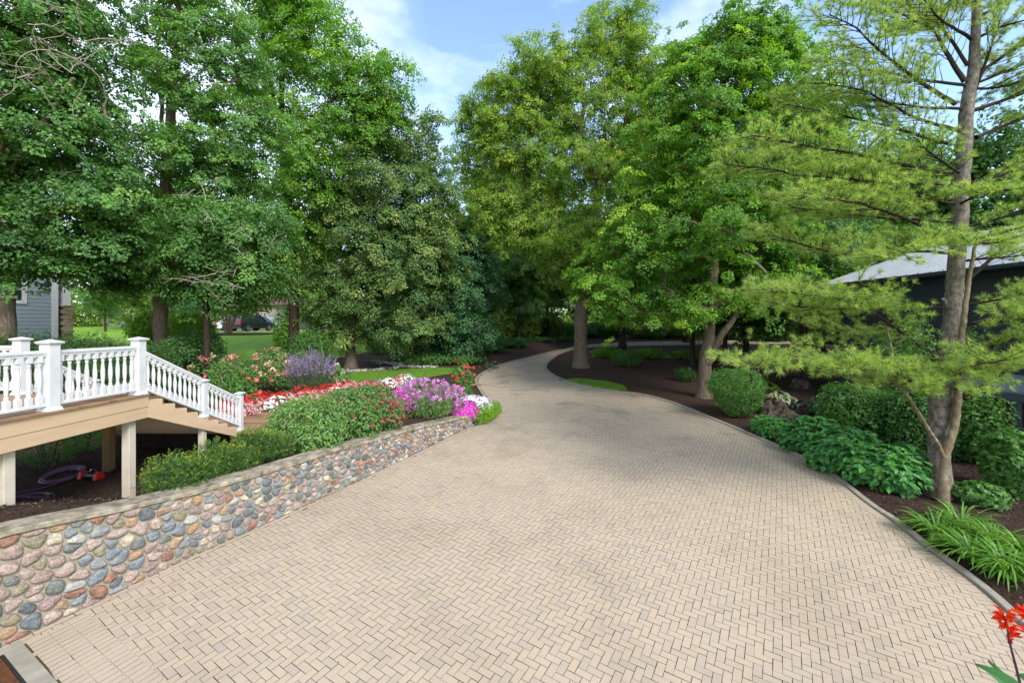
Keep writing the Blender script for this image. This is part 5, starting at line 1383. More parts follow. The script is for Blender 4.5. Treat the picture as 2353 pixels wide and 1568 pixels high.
for i, (x, y, k) in enumerate(((2.5, 49, 1.), (7, 47, .9), (10.5, 49, 1.1), (14.5, 47, .95), (18, 48, 1.1), (22, 46, .95), (26, 44, 1.), (30, 42, 1.), (-4, 47, 1.), (-6.5, 34, .7), (-8.5, 32, .7), (-4.8, 36, .75), (-1.5, 52, 1.2))):
    o = copy_tree(_u, (x, y, zg(x, y)), i * 1.3, (k, k, k * .95)); o['label'] = 'shaded woodland shrub beyond the drive, ' + _ul[i]
for i, (u, v, vb, Y, ru, t) in enumerate(((1395, 797, 826, 31.5, 42, 'nearest the thick trunk'), (1490, 799, 828, 31, 45, 'in the middle of the strip'), (1580, 803, 828, 30.5, 36, 'nearest the thin trunks'))):
    px_bush('groundcover_clump', 'low leafy groundcover clump on the mulch island, ' + t, u, v, vb, Y, ru, 'maplebright', 1700, .14, 240 + i, cat='plant', tint=.25, group='groundcover on the island', stems=0)
for i, (u, v, vb, Y, ru, t) in enumerate(((1150, 715, 800, 38, 40, 'lowest'), (1215, 722, 790, 43, 36, 'middle'), (1275, 730, 788, 47, 34, 'highest'))):
    px_bush('sunlit_shrub', t + ' of three sunlit loose shrubs on the bank beyond the drive bend', u, v, vb, Y, ru, 'farleaf', 1500, .26, 250 + i, tint=.4, group='sunlit shrubs on the bank')
px_bush('tall_shrub', 'tall loose leafy shrub screening the dark garage wall, left of the pine trunk', 2065, 735, 905, 13.8, 62, 'shrub', 3200, .11, 260, tint=.6, lobes=5, lump=.25)
px_bush('tall_shrub', 'tall loose leafy shrub against the garage, right of the pine trunk', 2270, 900, 1060, 11.2, 55, 'shrub', 2600, .11, 261, tint=.6, lobes=5, lump=.25)
def multistem():
    Y = 37.; p = P(525, 788, Y); z = zg(p[0], p[1]); g = np.random.default_rng(150)
    o = bush('multistem_shrub', 'open vase-shaped shrub of thin bare stems in a mulch ring by the parked cars', 'shrub', (p[0], p[1]), [(-.3, 0, 3.0, 1.5, 1.2, 1.0), (.7, 0, 2.7, 1.1, 1., .8), (-1.1, .2, 3.5, .9, .9, .7)], 'shrub', 2600, .17, seed=150, tint=.7, stems=0)
    s = MB()
    for i in range(22):
        a = g.uniform(0, 6.28); e = np.array([p[0] + 1.15 * math.cos(a) * g.uniform(.4, 1), p[1] + .9 * math.sin(a), z + g.uniform(2., 2.8)]); b = np.array([p[0] + .22 * math.cos(a), p[1] + .2 * math.sin(a), z])
        s.tube([b, b * .55 + e * .45 + np.array([-.08 * math.cos(a), 0, .2]), e], [.04, .03, .018], 5, cap=False)
    s.build('stems', M['bark'], o)
    an = np.linspace(0, 6.283, 24)[:-1]
    patch('mulch_ring', np.c_[p[0] + .7 + 3.4 * np.cos(an), p[1] + 1.7 * np.sin(an)], zleft, .09, M['mulch'], 1.)
multistem()
# boxwoods under and behind the deck
for x, y, r, h, lab in ((-10.65, 9.9, .62, 1.25, 'clipped round boxwood nearest in the shade behind the deck post'), (-10.85, 10.9, .5, 1.2, 'clipped round boxwood second behind the deck post'), (-10.9, 11.9, .45, 1.2, 'clipped round boxwood just left of the timber stair support')):
    bush('boxwood', lab, 'boxwood', (x, y), [(0, 0, h * .48, r, r, h * .54)], 'shrub', 2600, .045, .6, seed=int(y * 10), lump=.05, group='boxwoods behind the deck', tint=.4)

# ------------------------------------------------------------------ right-hand bed
_p = P(1690, 900, 15.9)
bush('round_shrub', 'clipped vase-shaped shrub of fine bright leaves beside the forked maple', 'shrub', (_p[0], _p[1]), [(0, 0, 1.15, .98, .92, .62), (.1, 0, .7, .8, .75, .55), (0, 0, .38, .52, .5, .38), (-.3, 0, 1.2, .65, .6, .52)], 'shrub', 9500, .075, seed=161, tint=.66, lump=.09)
px_bush('small_shrub', 'small dark rounded shrub on the mulch left of the forked maple', 1573, 842, 882, 22.5, 25, 'shrub', 1800, .09, 163, tint=.25)
px_bush('small_shrub', 'dim low shrub in the shade on the mulch island, behind the thick trunk', 1440, 805, 840, 27.5, 38, 'shrub', 2200, .12, 164, tint=.3)
px_bush('viburnum', 'broad dense shrub with layered leaves left of the pine trunk', 1975, 878, 1010, 13.2, 82, 'shrub', 9500, .095, 165, tint=.5, lump=.14, lobes=5)
px_bush('viburnum', 'broad dense shrub in the shade right against the pine trunk', 2085, 890, 1050, 12.2, 62, 'shrub', 6000, .10, 166, tint=.3, lobes=4)
px_bush('viburnum', 'loose dark shrub behind the pine trunk, below the garage roof', 2225, 930, 1110, 11.6, 62, 'shrub', 4600, .10, 167, tint=.35, lobes=4)
px_bush('large_leaf_shrub', 'big leafy shrub at the right edge above the daylilies', 2330, 990, 1170, 9.6, 62, 'shrub', 4200, .12, 168, tint=.55, lobes=4, shape='maple', W=.9)
px_bush('large_leaf_shrub', 'low leafy sprays between the pine foot and the right edge shrub', 2255, 1110, 1185, 9.2, 52, 'shrub', 1700, .11, 169, tint=.5, lobes=4, shape='maple', W=.9)
def hydr(label, base, blobs, n, seed, L=.175, tint=.5):
    g = np.random.default_rng(seed); o = bush('hydrangea_bush', label, 'hydrangea', base, blobs, 'hydrangea', n, L, .72, seed=seed, tint=tint, tvar=.14, up=1.1, rnd=.28, lump=.1, inner=.8, group='leafy hydrangeas along the kerb')
    c, d = surface_pts(o, 40, g, .3, out=1.03); m = MB()                       # leaf rosettes at the shoot tips
    for k in range(2): petals(m, c, d * .35 + np.array([0, 0, 1.]), g, L * (.9 - .35 * k), 5, np.clip(g.normal(.66 + .1 * k, .1, len(c)), 0, 1), W=.62, cup=.1 + .3 * k)
    m.build('leaf_rosettes', M['hydrangea'], o)
hydr('nearest large-leaved hydrangea, in front of the pine trunk', (8.78, 10.0), [(0, 0, .42, .62, .6, .48), (-.35, .35, .42, .5, .5, .46), (.35, .1, .45, .5, .5, .5)], 1500, 171)
hydr('second large-leaved hydrangea along the kerb from the pine', (8.6, 11.05), [(0, 0, .5, .75, .65, .55), (-.5, .1, .36, .4, .45, .4)], 1500, 172, .165, .45)
hydr('third large-leaved hydrangea along the kerb from the pine', (8.68, 12.3), [(0, 0, .46, .7, .65, .52), (-.5, .2, .3, .35, .4, .34)], 1400, 173, .15, .42)
hydr('furthest, lowest hydrangea along the kerb below the rockery', (8.35, 13.65), [(0, 0, .26, .5, .45, .32), (-.1, .4, .26, .4, .4, .3)], 1100, 174, .12, .55)
def hosta(label, base, r, h, mat, seed, n=46, L=.3, fl=False, tint=.5):
    g = np.random.default_rng(seed); x, y = base; z = zg(x, y); o = thing('hosta', label, 'hosta', (x, y, z), 'hostas by the rocks'); m = MB()
    for i in range(n):
        a = g.uniform(0, 6.28); q = g.random() ** .6; c = np.array([x + r * .75 * q * math.cos(a), y + r * .75 * q * math.sin(a), z + h * (1.05 - .75 * q)])
        ax = np.array([math.cos(a), math.sin(a), -.35 * q]); m.leaves(c[None], np.array([[math.cos(a) * .5 * q, math.sin(a) * .5 * q, 1.]]), np.array([L * g.uniform(.7, 1.1)]), .62, g, np.array([np.clip(g.normal(tint, .22), 0, 1)]), axis=ax[None], shape='oval', fold=.12, droop=.25)
    m.build('foliage', M[mat], o)
    if fl:
        s = MB(); f = MB()
        for i in range(9):
            a = g.uniform(0, 6.28); e = np.array([x + .4 * math.cos(a), y + .4 * math.sin(a), z + h + g.uniform(.3, .55)]); s.tube([[x, y, z + h * .5], e * .5 + np.array([x, y, z + h]) * .5, e], .006, 4, cap=False)
            c = e + g.normal(0, .05, (10, 3)); f.leaves(c, g.normal(size=c.shape), .06, .45, g, .6)
        s.build('flower_stems', M['stem'], o); f.build('flowers', M['f_palelilac'], o)
hosta('yellow-green hosta beside the dark rocks', (11.15, 14.9), .62, .42, 'hosta', 181)
hosta('white-edged hosta with pale lilac flowers in front of the layered shrub', (11.2, 13.9), .6, .4, 'varieg', 182, fl=True)
hosta('small dark blue-green hosta between the rocks and the yellow-green one', (11.0, 16.2), .55, .35, 'hostadark', 183)
hosta('variegated silvery hosta cascading over the top of the rocks', (10.7, 17.2), .8, .5, 'varieg', 184, n=80, L=.22, tint=.6)
hosta('green hosta with white blooms in the shade left of the dark trunk', (11.9, 20.4), .8, .4, 'hosta', 185, n=60, L=.24, fl=True, tint=.2)
hosta('pale green hosta in the shade right of the dark trunk', (15.6, 20.6), .8, .35, 'hosta', 186, n=60, L=.24, tint=.4)
def rocks():
    g = np.random.default_rng(190)
    for i, (u, v, Y, r, lab) in enumerate(((1772, 930, 16.3, .5, 'largest mossy boulder of the rockery beside the clipped shrub'), (1800, 955, 15.6, .42, 'mossy boulder at the middle of the rockery'), (1765, 965, 15.3, .38, 'low mossy boulder of the rockery nearest the kerb'), (1822, 975, 15.0, .3, 'small mossy boulder below the yellow-green hosta'), (1752, 905, 17.2, .42, 'mossy boulder half behind the clipped shrub'), (1800, 985, 14.8, .26, 'small mossy boulder touching the leafy hydrangea'), (1835, 872, 20.5, .5, 'grey boulder in the shade by the dark trunk'))):
        p = P(u, v, Y); z = zg(p[0], p[1]); n1, n2 = 9, 16; V = []
        ph = g.uniform(0, 6.28, 8); e = g.uniform(.75, 1.25, 2)
        for a in range(n1):
            t = a / (n1 - 1) * math.pi * .62
            for b in range(n2):
                q = b / n2 * 6.283; k = 1 + .16 * math.sin(3 * q + ph[0]) * math.sin(2 * t + ph[1]) + .12 * math.sin(5 * q + ph[2] + 3 * t) + g.normal(0, .05)
                V.append([p[0] + r * e[0] * k * math.sin(t) * math.cos(q), p[1] + r * e[1] * k * math.sin(t) * math.sin(q), z - .18 * r + r * 1.0 * k * math.cos(t)])
        f = [[a * n2 + b, a * n2 + (b + 1) % n2, (a + 1) * n2 + (b + 1) % n2, (a + 1) * n2 + b] for a in range(n1 - 1) for b in range(n2)]
        tag(MB().add(V, [q[::-1] for q in f]).build('boulder', M['rock'], loc=(p[0], p[1], z)), lab, 'rock', 'boulders of the rockery')
rocks()
# daylilies: arching straps
def daylily(label, base, n, Lr, seed):
    g = np.random.default_rng(seed); x, y = base; z = zg(x, y); o = thing('daylily', label, 'daylily', (x, y, z), 'daylilies along the kerb'); m = MB()
    for i in range(n):
        a = g.uniform(0, 6.28); L = g.uniform(.6, 1.) * Lr; r0 = .16 * g.random(); b = np.array([x + r0 * math.cos(a), y + r0 * math.sin(a), z]); a2 = a + g.normal(0, .35)
        el = g.uniform(.9, 1.42); pts = [b]; d = np.array([math.cos(a2) * math.cos(el), math.sin(a2) * math.cos(el), math.sin(el)]); K = 8
        for k in range(K):
            pts.append(pts[-1] + d * L / K); d = d + np.array([math.cos(a2) * .06, math.sin(a2) * .06, -g.uniform(.16, .34)]); d /= np.linalg.norm(d)
        pts = np.array(pts); sd = np.array([-math.sin(a2), math.cos(a2), 0]); w = np.sin(np.linspace(.35, math.pi, K + 1)) ** .6 * .0135; w[-1] = .001
        V = np.stack([pts - sd * w[:, None], pts + sd * w[:, None]], 1).reshape(-1, 3); i0 = np.arange(K)[:, None] * 2
        m.add(V, i0 + np.array([0, 2, 3, 1]), float(np.clip(g.normal(.45, .2), 0, .95)))
    m.build('leaves', M['strap'], o)
for i, (u, v, n, L, lab) in enumerate(((2135, 1235, 120, .75, 'furthest daylily clump, its straps hanging over the kerb'), (2195, 1225, 120, .8, 'daylily clump behind the first, in the middle of the bed'), (2215, 1290, 150, .8, 'daylily clump leaning over the kerb, second along it'), (2270, 1265, 130, .8, 'daylily clump at the back near the low leafy sprays'), (2300, 1330, 160, .8, 'nearest big daylily clump over the kerb'), (2345, 1295, 120, .75, 'daylily clump at the right edge of the picture'))):
    p = GY(u, v); daylily(lab, (p[0] + .12, p[1]), n, L, 200 + i)
# red canna in the near corner
def canna():
    g = np.random.default_rng(210)
    Y = 3.6
    for i, (u, v, ln, lab) in enumerate(((2322, 1420, 1.0, 'scarlet canna flower stalk with a bare purple stem, in the near right corner'), (2372, 1390, 1.0, 'scarlet canna flower stalk cut by the right edge of the picture'))):
        Y = 3.6 - .12 * i; tp = P(u - 10, v, Y); bz = tp[2] - .62; b = P(u + 55, 1800, Y); b[2] = -.1
        o = thing('canna', lab, 'canna', tuple(b)); s = MB()
        st = np.array([b, P(u + 36, 1640, Y), P(u + 16, 1545, Y), P(u - 2, 1480, Y), P(u - 12, 1420, Y)]); q = smooth_line(st, 2)
        s.tube(q, np.linspace(.013, .006, len(q)), 7, cap=False); s.build('stalk', flat('purple_stalk', (.055, .018, .03), .5), o, smooth=True)
        f = MB(); N = 26
        k = g.random(N); c = P(u - 2, 1482, Y) * (1 - k[:, None]) + P(u - 14, 1402, Y) * k[:, None]; bd = MB()
        d = g.normal(0, .8, (N, 3)) + np.array([0, -.2, .55]); d /= np.linalg.norm(d, axis=1)[:, None]
        up = k > .3
        c2 = np.repeat(c[up], 3, 0); d2 = np.repeat(d[up], 3, 0) + g.normal(0, .35, (3 * up.sum(), 3))
        f.leaves(c2 + d2 * .012, np.cross(d2, g.normal(size=d2.shape)), g.uniform(.05, .085, len(c2)), .42, g, np.clip(g.normal(.45, .3, len(c2)), 0, 1), axis=d2, shape='oval', fold=.15, droop=-.05)
        f.build('flowers', M['f_orange'], o)
        c3 = np.repeat(c[~up], 3, 0); d3 = np.repeat(d[~up], 3, 0) + g.normal(0, .4, (3 * (~up).sum(), 3))
        bd.leaves(c3, np.cross(d3, g.normal(size=d3.shape)), .04, .4, g, .3, axis=d3); bd.build('buds', M['f_crimson'], o)
        lf = MB()
        for (u1, v1, u2, v2, dy) in ((2395, 1690, 2268, 1512, .1), (2400, 1640, 2240, 1520, -.1), (2420, 1600, 2330, 1545, .15), (2440, 1560, 2400, 1420, .2), (2360, 1760, 2255, 1600, -.2))[:5 if i == 0 else 0]:
            a, e = P(u1, v1, Y + dy), P(u2, v2, Y + dy * 2); K = 8; t_ = np.linspace(0, 1, K + 1); ax = e - a; Ls = np.linalg.norm(ax); sd = np.cross(ax, [.2, -1, .3]); sd /= np.linalg.norm(sd)
            pts = a + ax * t_[:, None] - np.array([0, 0, .12]) * (t_ ** 2)[:, None] + np.array([0, 0, .1]) * t_[:, None]; w = np.sin(np.linspace(.3, math.pi, K + 1)) * .055
            V = np.stack([pts - sd * w[:, None] + np.array([0, -.01, .02]), pts, pts + sd * w[:, None] + np.array([0, -.01, .02])], 1).reshape(-1, 3); i0 = np.arange(K)[:, None] * 3
            lf.add(V, np.concatenate([i0 + np.array([0, 3, 4, 1]), i0 + np.array([1, 4, 5, 2])]), .5)
        if lf.n: lf.build('leaves', M['canna'], o)
canna()
# ------------------------------------------------------------------ houses
def lap(m, a, b, z0, z1, ex, out, holes=()):
    """lap siding between plan points a and b; out = unit normal"""
    a, b, out = np.array(a, float), np.array(b, float), np.array(out, float); z = z0; L = np.linalg.norm(b - a); d = (b - a) / L
    while z < z1 - .01:
        h = min(ex, z1 - z); runs = [(0, L)]
        for s0, s1, q0, q1 in holes:
            if z + h > q0 and z < q1: runs = [r for x, y in runs for r in ((x, min(y, s0)), (max(x, s1), y)) if r[1] - r[0] > .02]
        for s0, s1 in runs:
            p, q = a + d * s0, a + d * s1; o1, o2 = out * .022, out * .004
            V = [[*(p + o1), z], [*(q + o1), z], [*(q + o2), z + h], [*(p + o2), z + h], [*(p - out * .05), z], [*(q - out * .05), z]]
            m.add(V, [[0, 1, 2, 3], [4, 5, 1, 0]])
        z += ex
def window(root, a, b, z0, z1, out, mull=2, tr=.16):
    a, b, out = np.array(a, float), np.array(b, float), np.array(out, float); d = (b - a) / np.linalg.norm(b - a); rz = math.atan2(d[1], d[0]); c = (a + b) / 2; w = np.linalg.norm(b - a)
    w_ = MB(); w_.box((*(c + out * .03), z1 + tr / 2), (w + 2 * tr + .06, .09, tr), rz); w_.box((*(c + out * .03), z0 - tr / 2), (w + 2 * tr, .08, tr), rz)
    for s in (-1, 1): w_.box((*(c + d * s * (w / 2 + tr / 2) + out * .03), (z0 + z1) / 2), (tr, .08, z1 - z0), rz)
    o = w_.build('window', M['white'], root)
    gl = MB(); gl.box((*(c - out * .03), (z0 + z1) / 2), (w, .02, z1 - z0), rz); gl.build('pane', M['glass'], o)
    s_ = MB(); zm = z0 + (z1 - z0) * .5; s_.box((*(c + out * .0), zm), (w, .05, .06), rz)
    for k in range(1, mull): s_.box((*(a + d * w * k / mull - out * .005), (zm + z1) / 2), (.025, .035, z1 - zm - .07), rz)
    s_.box((*(c - out * .012), (zm + z1) / 2 + .02), (w, .03, .025), rz)
    s_.build('sash', M['white'], o)
def grey_house():
    d = np.array([.35, .937]); n = np.array([.937, -.35]); C = np.array([(131 - CX) / F * 22., 22.]); q = lambda s, o=0.: C - d * s + n * o; L = 11.
    zb = zg(*C) - .4; zt = 8.4; rz = math.atan2(d[1], d[0])
    t = thing('grey_house', 'slate grey clapboard house with white trim, half hidden by the left maple', 'house', (*C, zb))
    def su(u):                                              # distance along the wall of picture column u
        k = (u - CX) / F; return (C[0] - k * C[1]) / (d[0] - k * d[1])
    s1, s0 = su(50), su(-12) + .0; Yw = (C - d * s1)[1]; z0, z1 = P(0, 690, Yw)[2], P(0, 640, Yw)[2]
    m = MB(); A_, B_ = q(L), q(.1)
    lap(m, A_, B_, zb, zt, .185, n, [(L - s0 - .5, L - s1, z0, z1)])
    b2 = C - n * 8.; m.add([[*q(0), zb], [*b2, zb], [*b2, zt], [*q(0), zt]], [[0, 1, 2, 3]]); m.add([[*q(L), zb], [*(q(L) - n * 8), zb], [*(q(L) - n * 8), zt], [*q(L), zt]], [[3, 2, 1, 0]])
    m.build('wall', M['sidingL'], t)
    c = MB(); c.box((*q(.1, .02), (zb + zt) / 2), (.24, .1, zt - zb), rz); c.box((*q(L / 2, .02), zt - .15), (L - .5, .08, .3), rz); c.build('corner_board', M['white'], t)
    window(t, q(s0 + .5), q(s1), z0, z1, n, 3)
    p = MB(); zs = P(0, 704, 22.6)[2]; pc = q(-.36, -.1); p.box((*pc, (zs + zt - 1) / 2), (.3, .3, zt - 1 - zs), rz); p.build('porch_column', M['white'], t)
    bw = MB(); lap(bw, q(-.02, -.5), q(-.4, -.5), zb, zt - 1, .185, n); bw.build('porch_wall', M['sidingL'], t)
    s = MB(); z = zb; i = 0
    while z < zs:
        h = min([.16, .1, .2, .13][i % 4], zs - z)
        for k in (-1, 1): s.box((*(pc + d * k * (.1 + .03 * (i % 2) * k) + n * .004 * (i % 3)), z + h / 2), (.2 + .05 * (i % 2) * k, .5, h - .012), rz, tint=rng.random())
        z += h; i += 1
    s.box((*pc, zs + .03), (.5, .58, .06), rz, tint=.9)
    s.build('stone_pier', surf('ledge_stone', [(.3, (.55, .55, .55)), (.7, (1, 1, 1))], 9, 6, .9, use_tint=[(0, (.19, .145, .09)), (.5, (.35, .27, .17)), (1, (.44, .38, .28))], tamt=1, bump=.4), t)
    r = MB(); E = [q(-.5, .6), q(L + .5, .6), q(L + .5, -8.6), q(-.5, -8.6), q(-.5, -4), q(L + .5, -4)]
    r.add([[*e, zt - .05 + (3. if k > 3 else 0)] for k, e in enumerate(E)], [[0, 1, 5, 4], [2, 3, 4, 5], [1, 2, 5], [3, 0, 4], [3, 2, 1, 0]]); r.build('roof', M['roofdark'], t)
grey_house()

def garage():
    """dark building behind the pine: metal roof on top, lean-to roof and a carport bay below"""
    Yf = 12.6
    A0 = P(1932, 900, 19.5)[:2]; d = np.array([.08, -.997]); d /= np.linalg.norm(d); n = np.array([-d[1], d[0]]) * -1        # wall runs towards the right and nearer; n points to the drive
    L = 13.; q = lambda s, o=0: A0 + d * s + n * o
    zb = zg(*A0) - .4; zE = P(1945, 653, 19.5)[2]
    t = thing('dark_garage', 'charcoal clapboard outbuilding with a pale standing-seam metal roof behind the pine', 'building', (*A0, zb))
    ext = q(L); zb2 = zg(*ext) - .6
    w = MB(); lap(w, q(0), q(L), zb2, zE, .19, n, [(4.5, 12.6, zb2 - 1, 2.2)]); lap(w, q(0) - n * 8, q(0), zb2, zE, .19, -d); w.build('wall', M['sidingR'], t)
    # upper roof, rising away from the drive
    r = MB(); e0, e1 = q(-.7, .55), q(L, .55); rg = -n * 7.5
    sl = lambda p, h: [p[0], p[1], h]
    zr = zE + 2.5
    r.add([sl(e0, zE), sl(e1, zE), sl(e1 + rg, zr), sl(e0 + rg, zr), sl(e0, zE - .05), sl(e1, zE - .05), sl(e1 + rg, zr - .05), sl(e0 + rg, zr - .05)], [[0, 1, 2, 3], [7, 6, 5, 4], [0, 3, 7, 4], [0, 4, 5, 1]])
    s = 0.
    while s < L + .6:
        a = e0 + d * s; r.slab([*a, zE + .015], [*(a + rg), zr + .015], .03, .045); s += .42
    r.build('metal_roof', M['roofmetal'], t)
    g_ = MB(); g_.slab([*q(-.7, .6), zE - .08], [*q(L, .6), zE - .08], .1, .12); g_.slab([*q(-.7, .3), zE - .16], [*q(L, .3), zE - .16], .5, .02); g_.build('gutter', M['sidingR'], t)
    # lean-to roof over the bay
    l_ = MB(); h1, h0 = 2.62, 2.3
    a, b = q(4.2, .03), q(12.9, .03); o = n * 1.5
    l_.add([sl(a, h1), sl(b, h1), sl(b + o, h0), sl(a + o, h0), sl(a, h1 - .06), sl(b, h1 - .06), sl(b + o, h0 - .06), sl(a + o, h0 - .06)], [[3, 2, 1, 0], [4, 5, 6, 7], [2, 3, 7, 6], [0, 3, 7, 4][::-1]]); l_.build('lean_to_roof', M['roofdark'], t)
    f = MB(); f.slab([*(a + o * .98), h0 - .17], [*(b + o * .98), h0 - .17], .06, .2); f.build('fascia_beam', flat('blue_grey_trim', (.05, .075, .09), .6), t)
    for s in (4.6, 7.4, 10.6):
        p = q(s, 1.42); z_ = zg(*p) - .2; MB().box((*p, (z_ + h0 - .28) / 2), (.14, .14, h0 - .28 - z_), math.atan2(d[1], d[0])).build('post', flat('blue_grey_post', (.05, .075, .09), .6), t)
    bk = MB(); bk.slab([*q(4.5, -.05), (zb2 + 2.2) / 2], [*q(12.6, -.05), (zb2 + 2.2) / 2], .04, 2.2 - zb2); bk.build('bay_wall', M['taupe'], t)
    # covered car in the bay
    p0 = q(8.6, .72); z = zg(*p0); an = math.atan2(d[1], d[0]); c = thing('covered_car', 'low car under a dark grey fitted cover inside the lean-to bay', 'car', (*p0, z))
    m = MB(); ss = np.linspace(-2.2, 2.2, 15); prof = np.interp(ss, [-2.2, -2.1, -1.2, -.6, .5, 1.2, 2.05, 2.2], [.5, .72, .85, 1.32, 1.34, .95, .75, .5]); V = []
    for x, h in zip(ss, prof):
        for y_, zz in ((-.62, .12), (-.68, .45), (-.66, .7 * h), (-.5, .97 * h), (0, h), (.5, .97 * h), (.66, .7 * h), (.68, .45), (.62, .12)):
            p = p0 + d * x + n * y_; V.append([*p, z + zz + .012 * math.sin(x * 9 + y_ * 7)])
    i = np.arange(14)[:, None] * 9; j = np.arange(8)[None, :]; m.add(V, np.stack([i + j, i + j + 1, i + 9 + j + 1, i + 9 + j], -1).reshape(-1, 4)); m.add(V[:9], [list(range(9))]); m.add(V[-9:], [list(range(9))[::-1]])
    m.build('fitted_cover', M['cover'], c, smooth=True)
    wh = MB()
    for x in (-1.35, 1.3):
        p = p0 + d * x + n * .6; wh.tube([[*(p - n * .1), z + .3], [*(p + n * .1), z + .3]], .3, 16)
    wh.build('wheels', M['tyre'], c)
garage()

def far_house(name, label, x, y, w, dp, h, wall, roof, rz=0., rh=2.2):
    z = zg(x, y) - .3; t = thing(name, label, 'house', (x, y, z), 'houses beyond the lawn'); hx, hy = w / 2, dp / 2
    MB().box((x, y, z + h / 2), (w, dp, h)).build('wall', wall, t)
    r = MB(); e = .5; V = [[x - hx - e, y - hy - e, z + h], [x + hx + e, y - hy - e, z + h], [x + hx + e, y + hy + e, z + h], [x - hx - e, y + hy + e, z + h], [x - hx - e, y, z + h + rh], [x + hx + e, y, z + h + rh]]
    r.add(V, [[0, 1, 5, 4], [2, 3, 4, 5], [1, 2, 5], [3, 0, 4], [3, 2, 1, 0]]); r.build('roof', roof, t)
    k = max(2, int(w / 3))
    for i in range(k):
        xx = x - hx + w * (i + .5) / k; window(t, (xx - .55, y - hy), (xx + .55, y - hy), z + h * .38, z + h * .78, (0, -1), 2, .1)
far_house('far_house', 'cream house with a reddish roof just behind the parked silver car', -32, 68, 13, 8, 3.6, flat('cream_wall', (.42, .38, .31), .8), flat('reddish_roof', (.17, .085, .07), .8))
far_house('far_house', 'pale grey and white house beyond the lawn right of the grey clapboard house', -62, 78, 16, 9, 4.2, flat('pale_wall', (.48, .50, .53), .8), flat('grey_roof', (.16, .16, .17), .8))

# ------------------------------------------------------------------ parked cars
def car(label, u, Y, rz, paint, suv=True, z=None):
    p = P(u, 770, Y); x, y = p[0], p[1]; z = zg(x, y) + .04; t = thing('parked_car', label, 'car', (0, 0, 0)); L, W, H = 4.7, 1.86, 1.72 if suv else 1.48
    lo_ = [(-2.35, .45), (-2.33, .95), (-2.2, 1.02), (-1.4, 1.04), (1.1, 1.02), (2.1, .92), (2.33, .7), (2.35, .4)]
    hi_ = [(-2.22, 1.02), (-1.95, H - .14), (-1.5, H), (.3, H), (1.15, 1.02)] if suv else [(-1.9, 1.02), (-1.1, H - .05), (.2, H), (1.15, 1.02)]
    b = MB(); V = []
    for xx, zz in lo_:
        for yy, k in ((-W / 2, .3), (-W / 2, zz * .8), (-W / 2 + .08, zz), (W / 2 - .08, zz), (W / 2, zz * .8), (W / 2, .3)): V.append([xx, yy, k])
    n = len(lo_); i = np.arange(n - 1)[:, None] * 6; j = np.arange(6)[None, :]; jn = (j + 1) % 6
    b.add(V, np.stack([i + j, i + 6 + j, i + 6 + jn, i + jn], -1).reshape(-1, 4)); b.add(V[:6], [[0, 1, 2, 3, 4, 5]]); b.add(V[-6:], [[5, 4, 3, 2, 1, 0]])
    # roof and pillars
    tx = [q for q in hi_]; r0, r1 = tx[1], tx[-2]
    b.add([[a, s * (W / 2 - .22), c] for a, c in tx[1:-1] for s in (-1, 1)] + [[a, s * (W / 2 - .25), c - .06] for a, c in tx[1:-1] for s in (-1, 1)],
          [[2 * q, 2 * q + 2, 2 * q + 3, 2 * q + 1][::-1] for q in range(len(tx) - 3)])
    for s in (-1, 1):
        for (a, c), (a2, c2) in ((tx[0], tx[1]), (tx[-1], tx[-2])): b.slab([a, s * (W / 2 - .12), c], [a2, s * (W / 2 - .23), c2], .09, .09)
        b.slab([-.45, s * (W / 2 - .1), 1.0], [-.5, s * (W / 2 - .22), H - .03], .08, .06)
    body = b.build('body', paint, None); objs = [body]
    g_ = MB(); V = []
    for a, c in tx:
        k = (c - 1.0) / (H - 1.0); V += [[a * .985, -(W / 2 - .13 - .11 * k), c - .015], [a * .985, (W / 2 - .13 - .11 * k), c - .015]]
    K = len(tx); g_.add(V, [[2 * q, 2 * q + 1, 2 * q + 3, 2 * q + 2] for q in (0, K - 2)] + [[2 * q for q in range(K)], [2 * q + 1 for q in range(K)][::-1]]); objs.append(g_.build('windows', M['glass'], None))
    for xx in (-1.42, 1.42):
        for s in (-1, 1):
            w_ = MB(); w_.tube([[xx, s * (W / 2 - .2), .34], [xx, s * (W / 2 + .012), .34]], .34, 18); wo = w_.build('wheel', M['tyre'], None); objs.append(wo)
            rm = MB(); rm.tube([[xx, s * (W / 2 - .02), .34], [xx, s * (W / 2 + .02), .34]], .2, 12); ro = rm.build('rim', M['chrome'], None); ro.parent = wo
    for s in (-1, 1):
        objs.append(MB().box((-2.3, s * (W / 2 - .16), .98), (.14, .2, .3)).build('tail_light', flat('tail_lamp', (.45, .01, .012), .25), None)); objs.append(MB().box((2.3, s * (W / 2 - .25), .7), (.12, .36, .14)).build('headlight', flat('head_lamp', (.6, .62, .64), .15), None))
    objs.append(MB().box((-2.345, 0, .52), (.05, W - .1, .3)).build('bumper', M['black'], None)); objs.append(MB().box((-2.375, 0, .66), (.02, .34, .16)).build('number_plate', flat('plate', (.6, .6, .6), .5), None))
    objs.append(MB().box((2.345, 0, .5), (.05, W - .2, .28)).build('bumper', M['black'], None))
    for o in objs: o.parent = t
    t.location = (x, y, z); t.rotation_euler = (0, 0, R(rz)); ORG[t.name] = np.array([x, y, z])
car('black off-road car seen from behind, parked across the lawn between two trunks', 578, 46., 78, flat('black_car_paint', (.012, .014, .018), .15, spec=.8))
car('silver car seen from the side, parked behind the black car', 612, 54., 8, flat('silver_car_paint', (.42, .44, .46), .25, metal=.4))
car('white car half hidden behind the vase-shaped bare-stemmed shrub', 523, 48.5, 80, flat('white_car_paint', (.72, .73, .75), .2), False)
